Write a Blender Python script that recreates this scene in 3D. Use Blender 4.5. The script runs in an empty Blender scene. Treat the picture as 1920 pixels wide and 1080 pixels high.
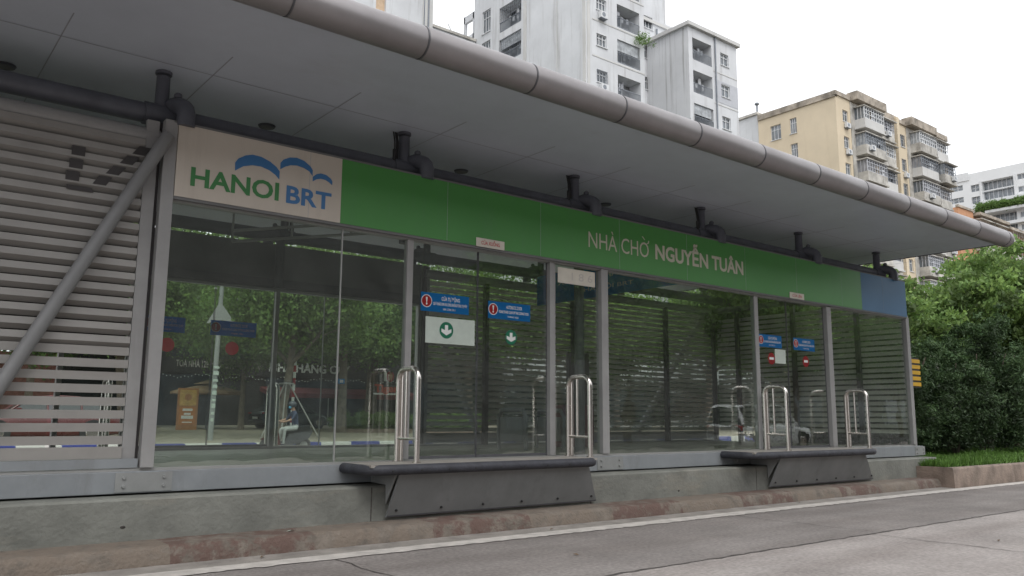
import bpy, math, random
import numpy as np
from mathutils import Vector, Matrix
R = math.radians
PI = math.pi
random.seed(7)
sc = bpy.context.scene
C = sc.collection

# ---------------------------------------------------------------- camera
cam = bpy.data.objects.new('camera', bpy.data.cameras.new('camera'))
C.objects.link(cam); sc.camera = cam
cam.data.sensor_width = 36.0
cam.data.lens = 36.0 * 1543.7 / 1920
cam.data.clip_start = 0.05
cam.data.clip_end = 3000
yaw, pitch, roll = R(38.4966), R(9.0029), R(0.3681)
f = Vector((math.sin(yaw)*math.cos(pitch), math.cos(yaw)*math.cos(pitch), math.sin(pitch)))
r = Vector((math.cos(yaw), -math.sin(yaw), 0)); u = r.cross(f)
r2 = math.cos(roll)*r + math.sin(roll)*u; u2 = -math.sin(roll)*r + math.cos(roll)*u
M = Matrix((r2, u2, -f)).transposed().to_4x4()
M.translation = Vector((0, -8, 1.173))
cam.matrix_world = M

# ---------------------------------------------------------------- light
sc.view_settings.view_transform = 'Standard'; sc.view_settings.look = 'None'
sc.view_settings.exposure = 0.6; sc.view_settings.gamma = 1.0
SUN_EL, SUN_ROT = R(58), R(205)
w = bpy.data.worlds.new("World"); sc.world = w; w.use_nodes = True
nt = w.node_tree; nt.nodes.clear()
wo = nt.nodes.new('ShaderNodeOutputWorld'); bg = nt.nodes.new('ShaderNodeBackground')
sky = nt.nodes.new('ShaderNodeTexSky'); sky.sky_type = 'NISHITA'; sky.sun_disc = False
sky.sun_elevation = SUN_EL; sky.sun_rotation = SUN_ROT
sky.air_density = 1.2; sky.dust_density = 6.0; sky.ozone_density = 1.0
hs = nt.nodes.new('ShaderNodeHueSaturation'); hs.inputs['Saturation'].default_value = 0.10
mx = nt.nodes.new('ShaderNodeMix'); mx.data_type = 'RGBA'; mx.inputs[0].default_value = 0.6
mx.inputs[7].default_value = (12.2, 12.5, 13.0, 1)          # an even overcast cloud layer over the sky
bg.inputs[1].default_value = 0.11
nt.links.new(sky.outputs[0], hs.inputs['Color']); nt.links.new(hs.outputs[0], mx.inputs[6])
nt.links.new(mx.outputs[2], bg.inputs[0]); nt.links.new(bg.outputs[0], wo.inputs[0])
sun = bpy.data.objects.new('sun', bpy.data.lights.new('sun', 'SUN')); C.objects.link(sun)
sun.data.energy = 0.6; sun.data.angle = R(25); sun.data.color = (1, .97, .92)
sun.rotation_euler = (R(90) - SUN_EL, 0, -SUN_ROT + PI)
sc.cycles.max_bounces = 10; sc.cycles.transparent_max_bounces = 24
sc.cycles.diffuse_bounces = 6; sc.cycles.glossy_bounces = 4
sc.cycles.caustics_reflective = False; sc.cycles.caustics_refractive = False
sc.cycles.use_denoising = True

# ---------------------------------------------------------------- materials
def _n(nt, t, **k):
    n = nt.nodes.new(t)
    for a, b in k.items(): setattr(n, a, b)
    return n
def mat(name, col, rough=.6, metal=0.0, var=.12, scale=2.0, col2=None, bump=0.0, bscale=40, spec=.5,
        streak=0.0, streakcol=(.05, .045, .04), sscale=(6, 6, .5), attr=None, amount=.5, emit=0):
    m = bpy.data.materials.new(name); m.use_nodes = True; nt = m.node_tree
    p = nt.nodes['Principled BSDF']
    p.inputs['Roughness'].default_value = rough; p.inputs['Metallic'].default_value = metal
    p.inputs['Specular IOR Level'].default_value = spec
    tc = _n(nt, 'ShaderNodeTexCoord')
    no = _n(nt, 'ShaderNodeTexNoise'); no.inputs['Scale'].default_value = scale
    no.inputs['Detail'].default_value = 6; no.inputs['Roughness'].default_value = .62
    geo = _n(nt, 'ShaderNodeNewGeometry')
    nt.links.new(geo.outputs['Position'], no.inputs['Vector'])
    ramp = _n(nt, 'ShaderNodeMapRange'); ramp.inputs['From Min'].default_value = .3; ramp.inputs['From Max'].default_value = .7
    nt.links.new(no.outputs['Fac'], ramp.inputs['Value'])
    mix = _n(nt, 'ShaderNodeMix', data_type='RGBA')
    c2 = col2 if col2 else tuple(c*(1-var*2) for c in col)
    c1 = col if col2 else tuple(min(1, c*(1+var)) for c in col)
    mix.inputs[6].default_value = (*c1, 1); mix.inputs[7].default_value = (*c2, 1)
    nt.links.new(ramp.outputs['Result'], mix.inputs[0])
    out = mix.outputs[2]
    if streak > 0:
        mp = _n(nt, 'ShaderNodeMapping'); mp.inputs['Scale'].default_value = sscale
        n2 = _n(nt, 'ShaderNodeTexNoise'); n2.inputs['Scale'].default_value = 1.0; n2.inputs['Detail'].default_value = 8
        n2.inputs['Roughness'].default_value = .7
        nt.links.new(geo.outputs['Position'], mp.inputs['Vector']); nt.links.new(mp.outputs[0], n2.inputs['Vector'])
        r3 = _n(nt, 'ShaderNodeMapRange'); r3.inputs['From Min'].default_value = .53; r3.inputs['From Max'].default_value = .75
        r3.inputs['To Max'].default_value = streak
        nt.links.new(n2.outputs['Fac'], r3.inputs['Value'])
        m2 = _n(nt, 'ShaderNodeMix', data_type='RGBA'); m2.inputs[7].default_value = (*streakcol, 1)
        nt.links.new(r3.outputs['Result'], m2.inputs[0]); nt.links.new(out, m2.inputs[6]); out = m2.outputs[2]
    if attr:
        at = _n(nt, 'ShaderNodeAttribute'); at.attribute_name = attr
        m3 = _n(nt, 'ShaderNodeMix', data_type='RGBA', blend_type='MULTIPLY'); m3.inputs[0].default_value = 1
        nt.links.new(out, m3.inputs[6]); nt.links.new(at.outputs['Color'], m3.inputs[7]); out = m3.outputs[2]
    nt.links.new(out, p.inputs['Base Color'])
    rr = _n(nt, 'ShaderNodeMapRange'); rr.inputs['To Min'].default_value = max(0.02, rough-.1); rr.inputs['To Max'].default_value = min(1, rough+.12)
    nt.links.new(no.outputs['Fac'], rr.inputs['Value']); nt.links.new(rr.outputs['Result'], p.inputs['Roughness'])
    if bump > 0:
        nb = _n(nt, 'ShaderNodeTexNoise'); nb.inputs['Scale'].default_value = bscale; nb.inputs['Detail'].default_value = 5
        nt.links.new(geo.outputs['Position'], nb.inputs['Vector'])
        bp = _n(nt, 'ShaderNodeBump'); bp.inputs['Strength'].default_value = bump; bp.inputs['Distance'].default_value = .02
        nt.links.new(nb.outputs['Fac'], bp.inputs['Height']); nt.links.new(bp.outputs[0], p.inputs['Normal'])
    return m

def glass_mat(name, tint, refl=1.0, ior=1.5, rough=0.0, dirt=.06):
    m = bpy.data.materials.new(name); m.use_nodes = True; nt = m.node_tree; nt.nodes.clear()
    o = _n(nt, 'ShaderNodeOutputMaterial'); t = _n(nt, 'ShaderNodeBsdfTransparent'); g = _n(nt, 'ShaderNodeBsdfGlossy')
    t.inputs[0].default_value = (*tint, 1); g.inputs['Roughness'].default_value = rough
    g.inputs[0].default_value = (refl, refl, refl, 1)
    geo = _n(nt, 'ShaderNodeNewGeometry')            # Schlick reflectance, the same from both faces of the pane
    dt = _n(nt, 'ShaderNodeVectorMath', operation='DOT_PRODUCT'); nt.links.new(geo.outputs['Incoming'], dt.inputs[0]); nt.links.new(geo.outputs['Normal'], dt.inputs[1])
    ab = _n(nt, 'ShaderNodeMath', operation='ABSOLUTE'); nt.links.new(dt.outputs['Value'], ab.inputs[0])
    om = _n(nt, 'ShaderNodeMath', operation='SUBTRACT'); om.inputs[0].default_value = 1; nt.links.new(ab.outputs[0], om.inputs[1])
    pw = _n(nt, 'ShaderNodeMath', operation='POWER'); pw.inputs[1].default_value = 5; nt.links.new(om.outputs[0], pw.inputs[0])
    f0 = ((ior-1)/(ior+1))**2
    fr = _n(nt, 'ShaderNodeMath', operation='MULTIPLY_ADD'); fr.inputs[1].default_value = 1-f0; fr.inputs[2].default_value = f0; nt.links.new(pw.outputs[0], fr.inputs[0])
    nb = _n(nt, 'ShaderNodeTexNoise'); nb.inputs['Scale'].default_value = 1.6
    bp = _n(nt, 'ShaderNodeBump'); bp.inputs['Strength'].default_value = .12; bp.inputs['Distance'].default_value = .02
    nt.links.new(geo.outputs['Position'], nb.inputs['Vector']); nt.links.new(nb.outputs['Fac'], bp.inputs['Height'])
    nt.links.new(bp.outputs[0], g.inputs['Normal'])
    ms = _n(nt, 'ShaderNodeMixShader')
    nt.links.new(fr.outputs[0], ms.inputs[0]); nt.links.new(t.outputs[0], ms.inputs[1]); nt.links.new(g.outputs[0], ms.inputs[2])
    d = _n(nt, 'ShaderNodeBsdfDiffuse'); d.inputs[0].default_value = (.35, .36, .33, 1)
    n2 = _n(nt, 'ShaderNodeTexNoise'); n2.inputs['Scale'].default_value = 3; n2.inputs['Detail'].default_value = 8
    nt.links.new(geo.outputs['Position'], n2.inputs['Vector'])
    mr = _n(nt, 'ShaderNodeMapRange'); mr.inputs['From Min'].default_value = .35; mr.inputs['From Max'].default_value = .8
    mr.inputs['To Max'].default_value = dirt; mr.inputs['To Min'].default_value = dirt*.3
    nt.links.new(n2.outputs['Fac'], mr.inputs['Value'])
    m2 = _n(nt, 'ShaderNodeMixShader')
    nt.links.new(mr.outputs[0], m2.inputs[0]); nt.links.new(ms.outputs[0], m2.inputs[1]); nt.links.new(d.outputs[0], m2.inputs[2])
    nt.links.new(m2.outputs[0], o.inputs[0])
    return m

def leaf_mat(name, col, trans=.35):
    m = bpy.data.materials.new(name); m.use_nodes = True; nt = m.node_tree; nt.nodes.clear()
    o = _n(nt, 'ShaderNodeOutputMaterial'); d = _n(nt, 'ShaderNodeBsdfPrincipled'); t = _n(nt, 'ShaderNodeBsdfTranslucent')
    d.inputs['Roughness'].default_value = .55; d.inputs['Specular IOR Level'].default_value = .3
    at = _n(nt, 'ShaderNodeAttribute'); at.attribute_name = 'tint'
    m3 = _n(nt, 'ShaderNodeMix', data_type='RGBA', blend_type='MULTIPLY'); m3.inputs[0].default_value = 1
    m3.inputs[6].default_value = (*col, 1)
    nt.links.new(at.outputs['Color'], m3.inputs[7])
    nt.links.new(m3.outputs[2], d.inputs['Base Color']); nt.links.new(m3.outputs[2], t.inputs[0])
    ms = _n(nt, 'ShaderNodeMixShader'); ms.inputs[0].default_value = trans
    nt.links.new(d.outputs[0], ms.inputs[1]); nt.links.new(t.outputs[0], ms.inputs[2]); nt.links.new(ms.outputs[0], o.inputs[0])
    return m

def road_mat():
    m = mat('road_concrete', (.295, .268, .253), .82, var=.10, scale=.9, bump=.35, bscale=90, spec=.3)
    nt = m.node_tree; p = nt.nodes['Principled BSDF']
    src = p.inputs['Base Color'].links[0].from_socket
    geo = _n(nt, 'ShaderNodeNewGeometry'); sx = _n(nt, 'ShaderNodeSeparateXYZ'); nt.links.new(geo.outputs['Position'], sx.inputs[0])
    # the lane next to the kerb was cast from darker concrete, split at the long joint
    gt = _n(nt, 'ShaderNodeMath', operation='GREATER_THAN'); gt.inputs[1].default_value = -3.25
    nt.links.new(sx.outputs['Y'], gt.inputs[0])
    mm = _n(nt, 'ShaderNodeMix', data_type='RGBA', blend_type='MULTIPLY'); mm.inputs[7].default_value = (.70, .70, .70, 1)
    nt.links.new(gt.outputs[0], mm.inputs[0]); nt.links.new(src, mm.inputs[6])
    # long tyre and drip smears along the driving direction
    mp = _n(nt, 'ShaderNodeMapping'); mp.inputs['Scale'].default_value = (.22, 2.2, 1)
    n2 = _n(nt, 'ShaderNodeTexNoise'); n2.inputs['Scale'].default_value = 1; n2.inputs['Detail'].default_value = 7
    nt.links.new(geo.outputs['Position'], mp.inputs[0]); nt.links.new(mp.outputs[0], n2.inputs['Vector'])
    mr = _n(nt, 'ShaderNodeMapRange'); mr.inputs['From Min'].default_value = .4; mr.inputs['From Max'].default_value = .72; mr.inputs['To Max'].default_value = .55
    nt.links.new(n2.outputs['Fac'], mr.inputs[0])
    m4 = _n(nt, 'ShaderNodeMix', data_type='RGBA', blend_type='MULTIPLY'); m4.inputs[7].default_value = (.62, .58, .56, 1)
    nt.links.new(mr.outputs[0], m4.inputs[0]); nt.links.new(mm.outputs[2], m4.inputs[6])
    # small pale speckles
    n5 = _n(nt, 'ShaderNodeTexNoise'); n5.inputs['Scale'].default_value = 28; n5.inputs['Detail'].default_value = 6
    nt.links.new(geo.outputs['Position'], n5.inputs['Vector'])
    r5 = _n(nt, 'ShaderNodeMapRange'); r5.inputs['From Min'].default_value = .3; r5.inputs['From Max'].default_value = .7
    r5.inputs['To Min'].default_value = .78; r5.inputs['To Max'].default_value = 1.2
    nt.links.new(n5.outputs['Fac'], r5.inputs[0])
    m6 = _n(nt, 'ShaderNodeVectorMath', operation='SCALE')
    nt.links.new(m4.outputs[2], m6.inputs[0]); nt.links.new(r5.outputs[0], m6.inputs['Scale'])
    nt.links.new(m6.outputs[0], p.inputs['Base Color'])
    return m

def kerb_mat(c_a, c_b, x0, per, name, wear=(.24, .215, .18), lo=.40, hi=.55):
    m = mat(name, wear, .85, var=.2, scale=5, bump=.7, bscale=35)
    nt = m.node_tree; p = nt.nodes['Principled BSDF']; src = p.inputs['Base Color'].links[0].from_socket
    geo = _n(nt, 'ShaderNodeNewGeometry'); sx = _n(nt, 'ShaderNodeSeparateXYZ'); nt.links.new(geo.outputs['Position'], sx.inputs[0])
    a = _n(nt, 'ShaderNodeMath', operation='SUBTRACT'); a.inputs[1].default_value = x0; nt.links.new(sx.outputs['X'], a.inputs[0])
    b = _n(nt, 'ShaderNodeMath', operation='DIVIDE'); b.inputs[1].default_value = per; nt.links.new(a.outputs[0], b.inputs[0])
    c = _n(nt, 'ShaderNodeMath', operation='FRACT'); nt.links.new(b.outputs[0], c.inputs[0])
    d = _n(nt, 'ShaderNodeMath', operation='LESS_THAN'); d.inputs[1].default_value = .5; nt.links.new(c.outputs[0], d.inputs[0])
    mp = _n(nt, 'ShaderNodeMix', data_type='RGBA'); mp.inputs[6].default_value = (*c_b, 1); mp.inputs[7].default_value = (*c_a, 1)
    nt.links.new(d.outputs[0], mp.inputs[0])
    n2 = _n(nt, 'ShaderNodeTexNoise'); n2.inputs['Scale'].default_value = 4.5; n2.inputs['Detail'].default_value = 9; n2.inputs['Roughness'].default_value = .72
    nt.links.new(geo.outputs['Position'], n2.inputs['Vector'])
    mr = _n(nt, 'ShaderNodeMapRange'); mr.inputs['From Min'].default_value = lo; mr.inputs['From Max'].default_value = hi
    nt.links.new(n2.outputs['Fac'], mr.inputs[0])
    fin = _n(nt, 'ShaderNodeMix', data_type='RGBA')
    nt.links.new(mr.outputs[0], fin.inputs[0]); nt.links.new(mp.outputs[2], fin.inputs[7]); nt.links.new(src, fin.inputs[6])
    nt.links.new(fin.outputs[2], p.inputs['Base Color'])
    return m

def vinyl(name, col):
    m = mat(name, col, .4, var=.02); nt = m.node_tree; p = nt.nodes['Principled BSDF']; o = nt.nodes['Material Output']
    t = _n(nt, 'ShaderNodeBsdfTranslucent'); t.inputs[0].default_value = (*col, 1); ms = _n(nt, 'ShaderNodeMixShader'); ms.inputs[0].default_value = .55
    nt.links.new(p.outputs[0], ms.inputs[1]); nt.links.new(t.outputs[0], ms.inputs[2]); nt.links.new(ms.outputs[0], o.inputs[0]); return m
MT = dict(
 road=road_mat(),
 gutter=mat('gutter_concrete', (.24, .22, .20), .85, var=.18, scale=3, bump=.6, bscale=50),
 kerb=kerb_mat((.105, .066, .054), (.155, .125, .10), 4.72, 2.55, 'painted_kerb', wear=(.16, .135, .112), lo=.44, hi=.54),
 kerb_plain=mat('kerb_stone', (.24, .185, .15), .85, var=.2, scale=3, bump=.6, bscale=30, streak=.7, streakcol=(.09, .075, .06), sscale=(5, 5, 1)),
 kerb_blue=kerb_mat((.02, .03, .16), (.42, .41, .38), 0.3, 2.4, 'blue_white_kerb', lo=.25, hi=.35),
 line=mat('road_paint', (.46, .43, .40), .7, var=.14, scale=7, bump=.3),
 crack=mat('joint_dark', (.075, .066, .06), .9, var=.3, scale=8),
 conc=mat('plinth_concrete', (.185, .188, .168), .85, var=.16, scale=2.2, bump=.45, bscale=25, streak=.6, streakcol=(.27, .245, .20), sscale=(.9, .9, 4.0)),
 brace_paint=mat('brace_grey', (.19, .19, .19), .5, var=.07, scale=3),
 beam=mat('beam_paint', (.235, .25, .262), .5, var=.07, scale=3, streak=.4, streakcol=(.12, .11, .10), sscale=(5, 5, 1.5)),
 post=mat('post_paint', (.29, .285, .28), .5, var=.07, scale=3, streak=.3, streakcol=(.16, .15, .14)),
 dark=mat('dark_steel', (.085, .085, .092), .5, var=.12, scale=5),
 tube=mat('dark_tube', (.10, .105, .125), .5, var=.10, scale=5, streak=.3, streakcol=(.05, .05, .05)),
 soffit=mat('soffit_panel', (.53, .57, .645), .40, var=.05, scale=.7, spec=.6, streak=.38, streakcol=(.36, .36, .38), sscale=(.55, 1.1, 1)),
 joint=mat('soffit_joint', (.36, .37, .40), .7, var=.1),
 roofedge=mat('roof_edge_metal', (.265, .248, .25), .38, metal=.35, var=.09, scale=1.5, bump=.05, bscale=6, streak=.35, streakcol=(.22, .19, .18), sscale=(.9, 3, 3)),
 cream=mat('sign_cream', (.55, .49, .42), .42, var=.03, scale=1.4, streak=.35, streakcol=(.36, .31, .26), sscale=(6, 1, .7)),
 green=mat('sign_green', (.07, .255, .062), .38, var=.03, scale=1, streak=.35, streakcol=(.09, .19, .10), sscale=(4, 1, .5)),
 blue=mat('sign_blue', (.06, .165, .30), .5, var=.03, scale=1),
 lgreen=mat('letter_green', (.045, .20, .06), .45, var=.02),
 lblue=mat('letter_blue', (.05, .165, .36), .45, var=.02),
 lcream=mat('letter_cream', (.52, .49, .40), .45, var=.02),
 frame=mat('alu_frame', (.36, .36, .35), .4, metal=.3, var=.05, scale=3),
 glass=glass_mat('window_glass', (.90, .945, .91), .97, 2.0, dirt=.05),
 glass_far=glass_mat('rear_glass', (.93, .965, .94), .9, 1.5, dirt=.035),
 steel=mat('stainless_steel', (.62, .58, .54), .22, metal=1, var=.06, scale=12, bump=.04, bscale=60),
 rubber=mat('bumper_rubber', (.035, .036, .045), .62, var=.18, scale=8, bump=.3, bscale=30),
 deck=mat('deck_plate', (.27, .25, .225), .75, var=.12, scale=5, bump=.3),
 plate=mat('face_plate_paint', (.20, .205, .205), .55, var=.09, scale=2, streak=.4, streakcol=(.08, .08, .08), sscale=(3, 3, 1.5)),
 gusset=mat('gusset_paint', (.25, .255, .25), .55, var=.08, scale=4),
 floor=mat('station_floor', (.30, .285, .24), .30, var=.08, scale=2),
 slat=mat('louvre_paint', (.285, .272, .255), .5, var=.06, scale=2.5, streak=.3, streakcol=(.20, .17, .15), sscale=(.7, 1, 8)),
 slat_lifted=mat('louvre_lifted', (.70, .68, .62), .45, var=.06, scale=2.5),  # louvre paint lightened to make up for weak light inside the station
 drybrown=mat('dry_leaf_brown', (.12, .075, .04), .8),
 slatd=mat('louvre_dark', (.05, .045, .045), .7, var=.1),
 backing=mat('gap_dark_sheet', (.028, .024, .022), .8, var=.2),
 signback=mat('sign_back', (.15, .15, .15), .6, var=.08, scale=2),
 st_blue=vinyl('sticker_blue', (.0, .22, .56)),
 st_red=vinyl('sticker_red', (.48, .03, .035)),
 white=mat('white_paint', (.72, .72, .70), .45, var=.03),
 paper=mat('paper_white', (.50, .56, .50), .6, var=.05, scale=9),
 st_green=mat('sticker_green', (.01, .14, .075), .35, var=.02),
 plateboard=mat('board_cream', (.62, .58, .50), .5, var=.05, scale=6),
 redtext=mat('red_text', (.45, .04, .05), .5, var=.02),
 yellow=mat('reflector_yellow', (.62, .36, .02), .4, var=.03),
 black=mat('black_paint', (.02, .02, .02), .5, var=.05),
 pinkgrey=mat('pink_grey_text', (.5, .46, .42), .5, var=.05),
 soil=mat('soil_ground', (.09, .075, .05), .95, var=.3, scale=2, bump=.8, bscale=12),
 pave=mat('far_paving', (.26, .23, .18), .85, var=.16, scale=3, bump=.3, bscale=10, streak=.4, streakcol=(.18, .13, .07), sscale=(.8, .8, 1)),
 asphalt=mat('far_asphalt', (.13, .125, .12), .85, var=.12, scale=1.5, bump=.4),
 bark=mat('tree_bark', (.17, .14, .11), .9, var=.25, scale=5, bump=.9, bscale=14),
 leafA=leaf_mat('leaf_fresh', (.14, .23, .075), .42),
 leafB=leaf_mat('leaf_mid', (.115, .20, .065), .42),
 leafC=leaf_mat('leaf_dark', (.042, .078, .034), .22),
 grass=leaf_mat('grass_blade', (.10, .19, .05), .3),
)

# ---------------------------------------------------------------- helpers
class MB:
    def __init__(s): s.v = []; s.f = []; s.m = []; s.cur = 0; s.smooth = []
    def mi(s, i): s.cur = i; return s
    def add(s, vs, fs, sm=False):
        b = len(s.v); s.v += [tuple(v) for v in vs]
        for q in fs: s.f.append(tuple(b+i for i in q)); s.m.append(s.cur); s.smooth.append(sm)
        return s
    def box(s, x0, x1, y0, y1, z0, z1):
        vs = [(x0,y0,z0),(x1,y0,z0),(x1,y1,z0),(x0,y1,z0),(x0,y0,z1),(x1,y0,z1),(x1,y1,z1),(x0,y1,z1)]
        return s.add(vs, [(0,3,2,1),(4,5,6,7),(0,1,5,4),(1,2,6,5),(2,3,7,6),(3,0,4,7)])
    def quad(s, a, b, c, d): return s.add([a,b,c,d], [(0,1,2,3)])
    def tube(s, pts, rad, n=12, cap=True, flat=None):
        pts = [Vector(p) for p in pts]; k = len(pts)
        rad = rad if isinstance(rad, (list, tuple)) else [rad]*k
        vs = []; up = None
        for i, p in enumerate(pts):
            d = (pts[min(i+1, k-1)] - pts[max(i-1, 0)]).normalized()
            if up is None: up = Vector((0,0,1)) if abs(d.z) < .9 else Vector((1,0,0))
            a = d.cross(up).normalized(); b2 = a.cross(d).normalized(); up = b2
            for j in range(n):
                t = 2*PI*j/n; vs.append(p + rad[i]*(math.cos(t)*a + math.sin(t)*b2))
        fs = [(i*n+j, i*n+(j+1)%n, (i+1)*n+(j+1)%n, (i+1)*n+j) for i in range(k-1) for j in range(n)]
        s.add(vs, fs, True)
        if cap: s.add([vs[j] for j in range(n)], [tuple(range(n))]); s.add(vs[-n:], [tuple(range(n))])
        return s
    def prism(s, poly, axis, a, b):
        # poly: 2D points; axis 'x': (y,z); 'y': (x,z); 'z': (x,y)
        def P(p, t): return (t, p[0], p[1]) if axis == 'x' else ((p[0], t, p[1]) if axis == 'y' else (p[0], p[1], t))
        n = len(poly); vs = [P(p, a) for p in poly] + [P(p, b) for p in poly]
        fs = [tuple(range(n)), tuple(range(2*n-1, n-1, -1))] + [(i, (i+1)%n, n+(i+1)%n, n+i) for i in range(n)]
        return s.add(vs, fs)
    def disc(s, c, rx, rz, y, n=24):
        return s.add([(c[0]+rx*math.cos(2*PI*i/n), y, c[1]+rz*math.sin(2*PI*i/n)) for i in range(n)], [tuple(range(n))])
    def ball(s, c, rx, ry, rz, n=12, m=8):
        vs = []; fs = []
        for i in range(m+1):
            ph = PI*i/m
            for j in range(n):
                t = 2*PI*j/n; vs.append((c[0]+rx*math.sin(ph)*math.cos(t), c[1]+ry*math.sin(ph)*math.sin(t), c[2]+rz*math.cos(ph)))
        for i in range(m):
            for j in range(n): fs.append((i*n+j, i*n+(j+1)%n, (i+1)*n+(j+1)%n, (i+1)*n+j))
        return s.add(vs, fs, True)
    def xf(s, fn): s.v = [tuple(fn(v)) for v in s.v]; return s

def obj(name, mb, mats, parent=None, off=None, bevel=0):
    if not isinstance(mats, (list, tuple)): mats = [mats]
    me = bpy.data.meshes.new(name)
    o3 = off if off is not None else (parent['_b'] if parent is not None and '_b' in parent else (0,0,0))
    vs = [(v[0]-o3[0], v[1]-o3[1], v[2]-o3[2]) for v in mb.v]
    me.from_pydata(vs, [], mb.f)
    for m in mats: me.materials.append(MT[m] if isinstance(m, str) else m)
    if len(mats) > 1: me.polygons.foreach_set('material_index', mb.m)
    me.polygons.foreach_set('use_smooth', mb.smooth)
    me.update()
    o = bpy.data.objects.new(name, me); C.objects.link(o)
    if parent is not None: o.parent = parent
    else: o.location = o3
    if bevel:
        b = o.modifiers.new('bevel', 'BEVEL'); b.width = bevel; b.segments = 2; b.limit_method = 'ANGLE'
    return o
BASES = {}
class Off(dict): pass
def thing(name, label, cat, loc=(0,0,0), rz=0, group=None, local=False):
    o = bpy.data.objects.new(name, None); C.objects.link(o); o.location = loc; o.rotation_euler = (0,0,rz)
    o.empty_display_size = .2
    o['label'] = label; o['category'] = cat
    if group: o['group'] = group
    o['_b'] = (0,0,0) if local else tuple(loc)
    return o
def tag(o, label=None, cat=None, group=None, kind=None):
    if label: o['label'] = label
    if cat: o['category'] = cat
    if group: o['group'] = group
    if kind: o['kind'] = kind
    return o
def single(name, mb, mats, label, cat, base, group=None, bevel=0):
    o = obj(name, mb, mats, None, off=base, bevel=bevel); return tag(o, label, cat, group)
def struct(name, mb, mats): return tag(obj(name, mb, mats), kind='structure')
def dup(o, loc=None, rz=None, label=None, scale=None, parent=None):
    c = o.copy(); C.objects.link(c)
    if parent is not None: c.parent = parent
    for ch in o.children: dup(ch, parent=c)
    if loc is not None: c.location = loc
    if rz is not None: c.rotation_euler = (0,0,rz)
    if scale is not None: c.scale = scale if isinstance(scale, tuple) else (scale,)*3
    if label: c['label'] = label
    return c

_tc = {}
def textgeo(s, bold=0.0):
    k = (s, bold)
    if k in _tc: return _tc[k]
    cu = bpy.data.curves.new('t', 'FONT'); cu.body = s; cu.size = 1.0; cu.offset = bold; cu.resolution_u = 3
    o = bpy.data.objects.new('t', cu); C.objects.link(o)
    dg = bpy.context.evaluated_depsgraph_get(); ev = o.evaluated_get(dg); me = ev.to_mesh()
    vs = [tuple(v.co) for v in me.vertices]; fs = [tuple(p.vertices) for p in me.polygons]
    ev.to_mesh_clear(); bpy.data.objects.remove(o); bpy.data.curves.remove(cu)
    _tc[k] = (vs, fs); return _tc[k]
def text(mb, s, x0, z0, width, cap, y, bold=0.0, flip=False, plane='y'):
    """lettering on a plane facing -Y at depth y; x0 left edge, z0 baseline"""
    vs, fs = textgeo(s, bold); H = textgeo('H', bold)[0]
    hy0 = min(v[1] for v in H); hh = max(v[1] for v in H) - hy0
    xa = min(v[0] for v in vs); xb = max(v[0] for v in vs)
    sx = width/(xb-xa); sz = cap/hh
    out = []
    for v in vs:
        a = (v[0]-xa)*sx; 
        if flip: a = width - a
        if plane == 'y': out.append((x0+a, y, z0+(v[1]-hy0)*sz))
        else: out.append((y, x0-a, z0+(v[1]-hy0)*sz))
    mb.add(out, fs)
    return mb

# ================================================================= GROUND
def strip(x0, x1, prof, nx=1, jit=0, seed=0):
    """extrude a (y,z) profile along x"""
    rnd = random.Random(seed); mb = MB(); n = len(prof); vs = []
    for i in range(nx+1):
        x = x0 + (x1-x0)*i/nx
        for (y, z) in prof: vs.append((x, y + rnd.uniform(-jit, jit), z + rnd.uniform(-jit, jit)*.4))
    fs = [(i*n+j, (i+1)*n+j, (i+1)*n+j+1, i*n+j+1) for i in range(nx) for j in range(n-1)]
    return mb.add(vs, fs, True)
RZ = -.03
struct('ground', MB().quad((-900,-900,-.12), (1500,-900,-.12), (1500,1500,-.12), (-900,1500,-.12)), 'soil')
struct('road', MB().quad((-60,-15,RZ), (400,-15,RZ), (400,-1.12,RZ), (-60,-1.12,RZ)), 'road')
struct('far_road', MB().quad((-60,5.9,RZ), (400,5.9,RZ), (400,20,RZ+.02), (-60,20,RZ+.02)), 'asphalt')
struct('gutter', strip(-20, 400, [(-1.2, RZ+.004), (-1.12, RZ+.006), (-.83, RZ+.014), (-.7, RZ+.02)], 60), 'gutter')
# the kerb in front of the platform, chipped concrete blocks
struct('kerb', strip(-14, 15.85, [(-.835, RZ+.008), (-.825, .03), (-.80, .085), (-.785, .113), (-.755, .127), (-.70, .131), (-.30, .133)], 420, .005, 3), 'kerb')
mb = MB(); rnd = random.Random(5); x = -20
ps = []
while x < 300:
    ps.append((x, -1.335 + rnd.uniform(-.022, .022), -1.12 + rnd.uniform(-.006, .006))); x += .07 if x < 20 else 5
vs = []
for (x, a, b) in ps: vs += [(x, a, RZ+.007), (x, b, RZ+.011)]
mb.add(vs, [(2*i, 2*i+2, 2*i+3, 2*i+1) for i in range(len(ps)-1)])
tag(obj('edge_line', mb, 'line'), kind='structure')
def crackline(pts, wd, seed, z):
    rnd = random.Random(seed); vs = []
    for i, (x, y) in enumerate(pts):
        a = pts[min(i+1, len(pts)-1)]; b = pts[max(i-1, 0)]
        d = Vector((a[0]-b[0], a[1]-b[1])).normalized(); nrm = Vector((-d.y, d.x))
        w_ = wd*rnd.uniform(.5, 1.3); j = rnd.uniform(-wd, wd)*.5
        vs += [(x+nrm.x*(j-w_/2), y+nrm.y*(j-w_/2), z), (x+nrm.x*(j+w_/2), y+nrm.y*(j+w_/2), z)]
    return vs, [(2*i, 2*i+2, 2*i+3, 2*i+1) for i in range(len(pts)-1)]
mb = MB()
mb.add(*crackline([(x*.12-6, -3.25) for x in range(0, 700)], .03, 1, RZ+.004))
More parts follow.
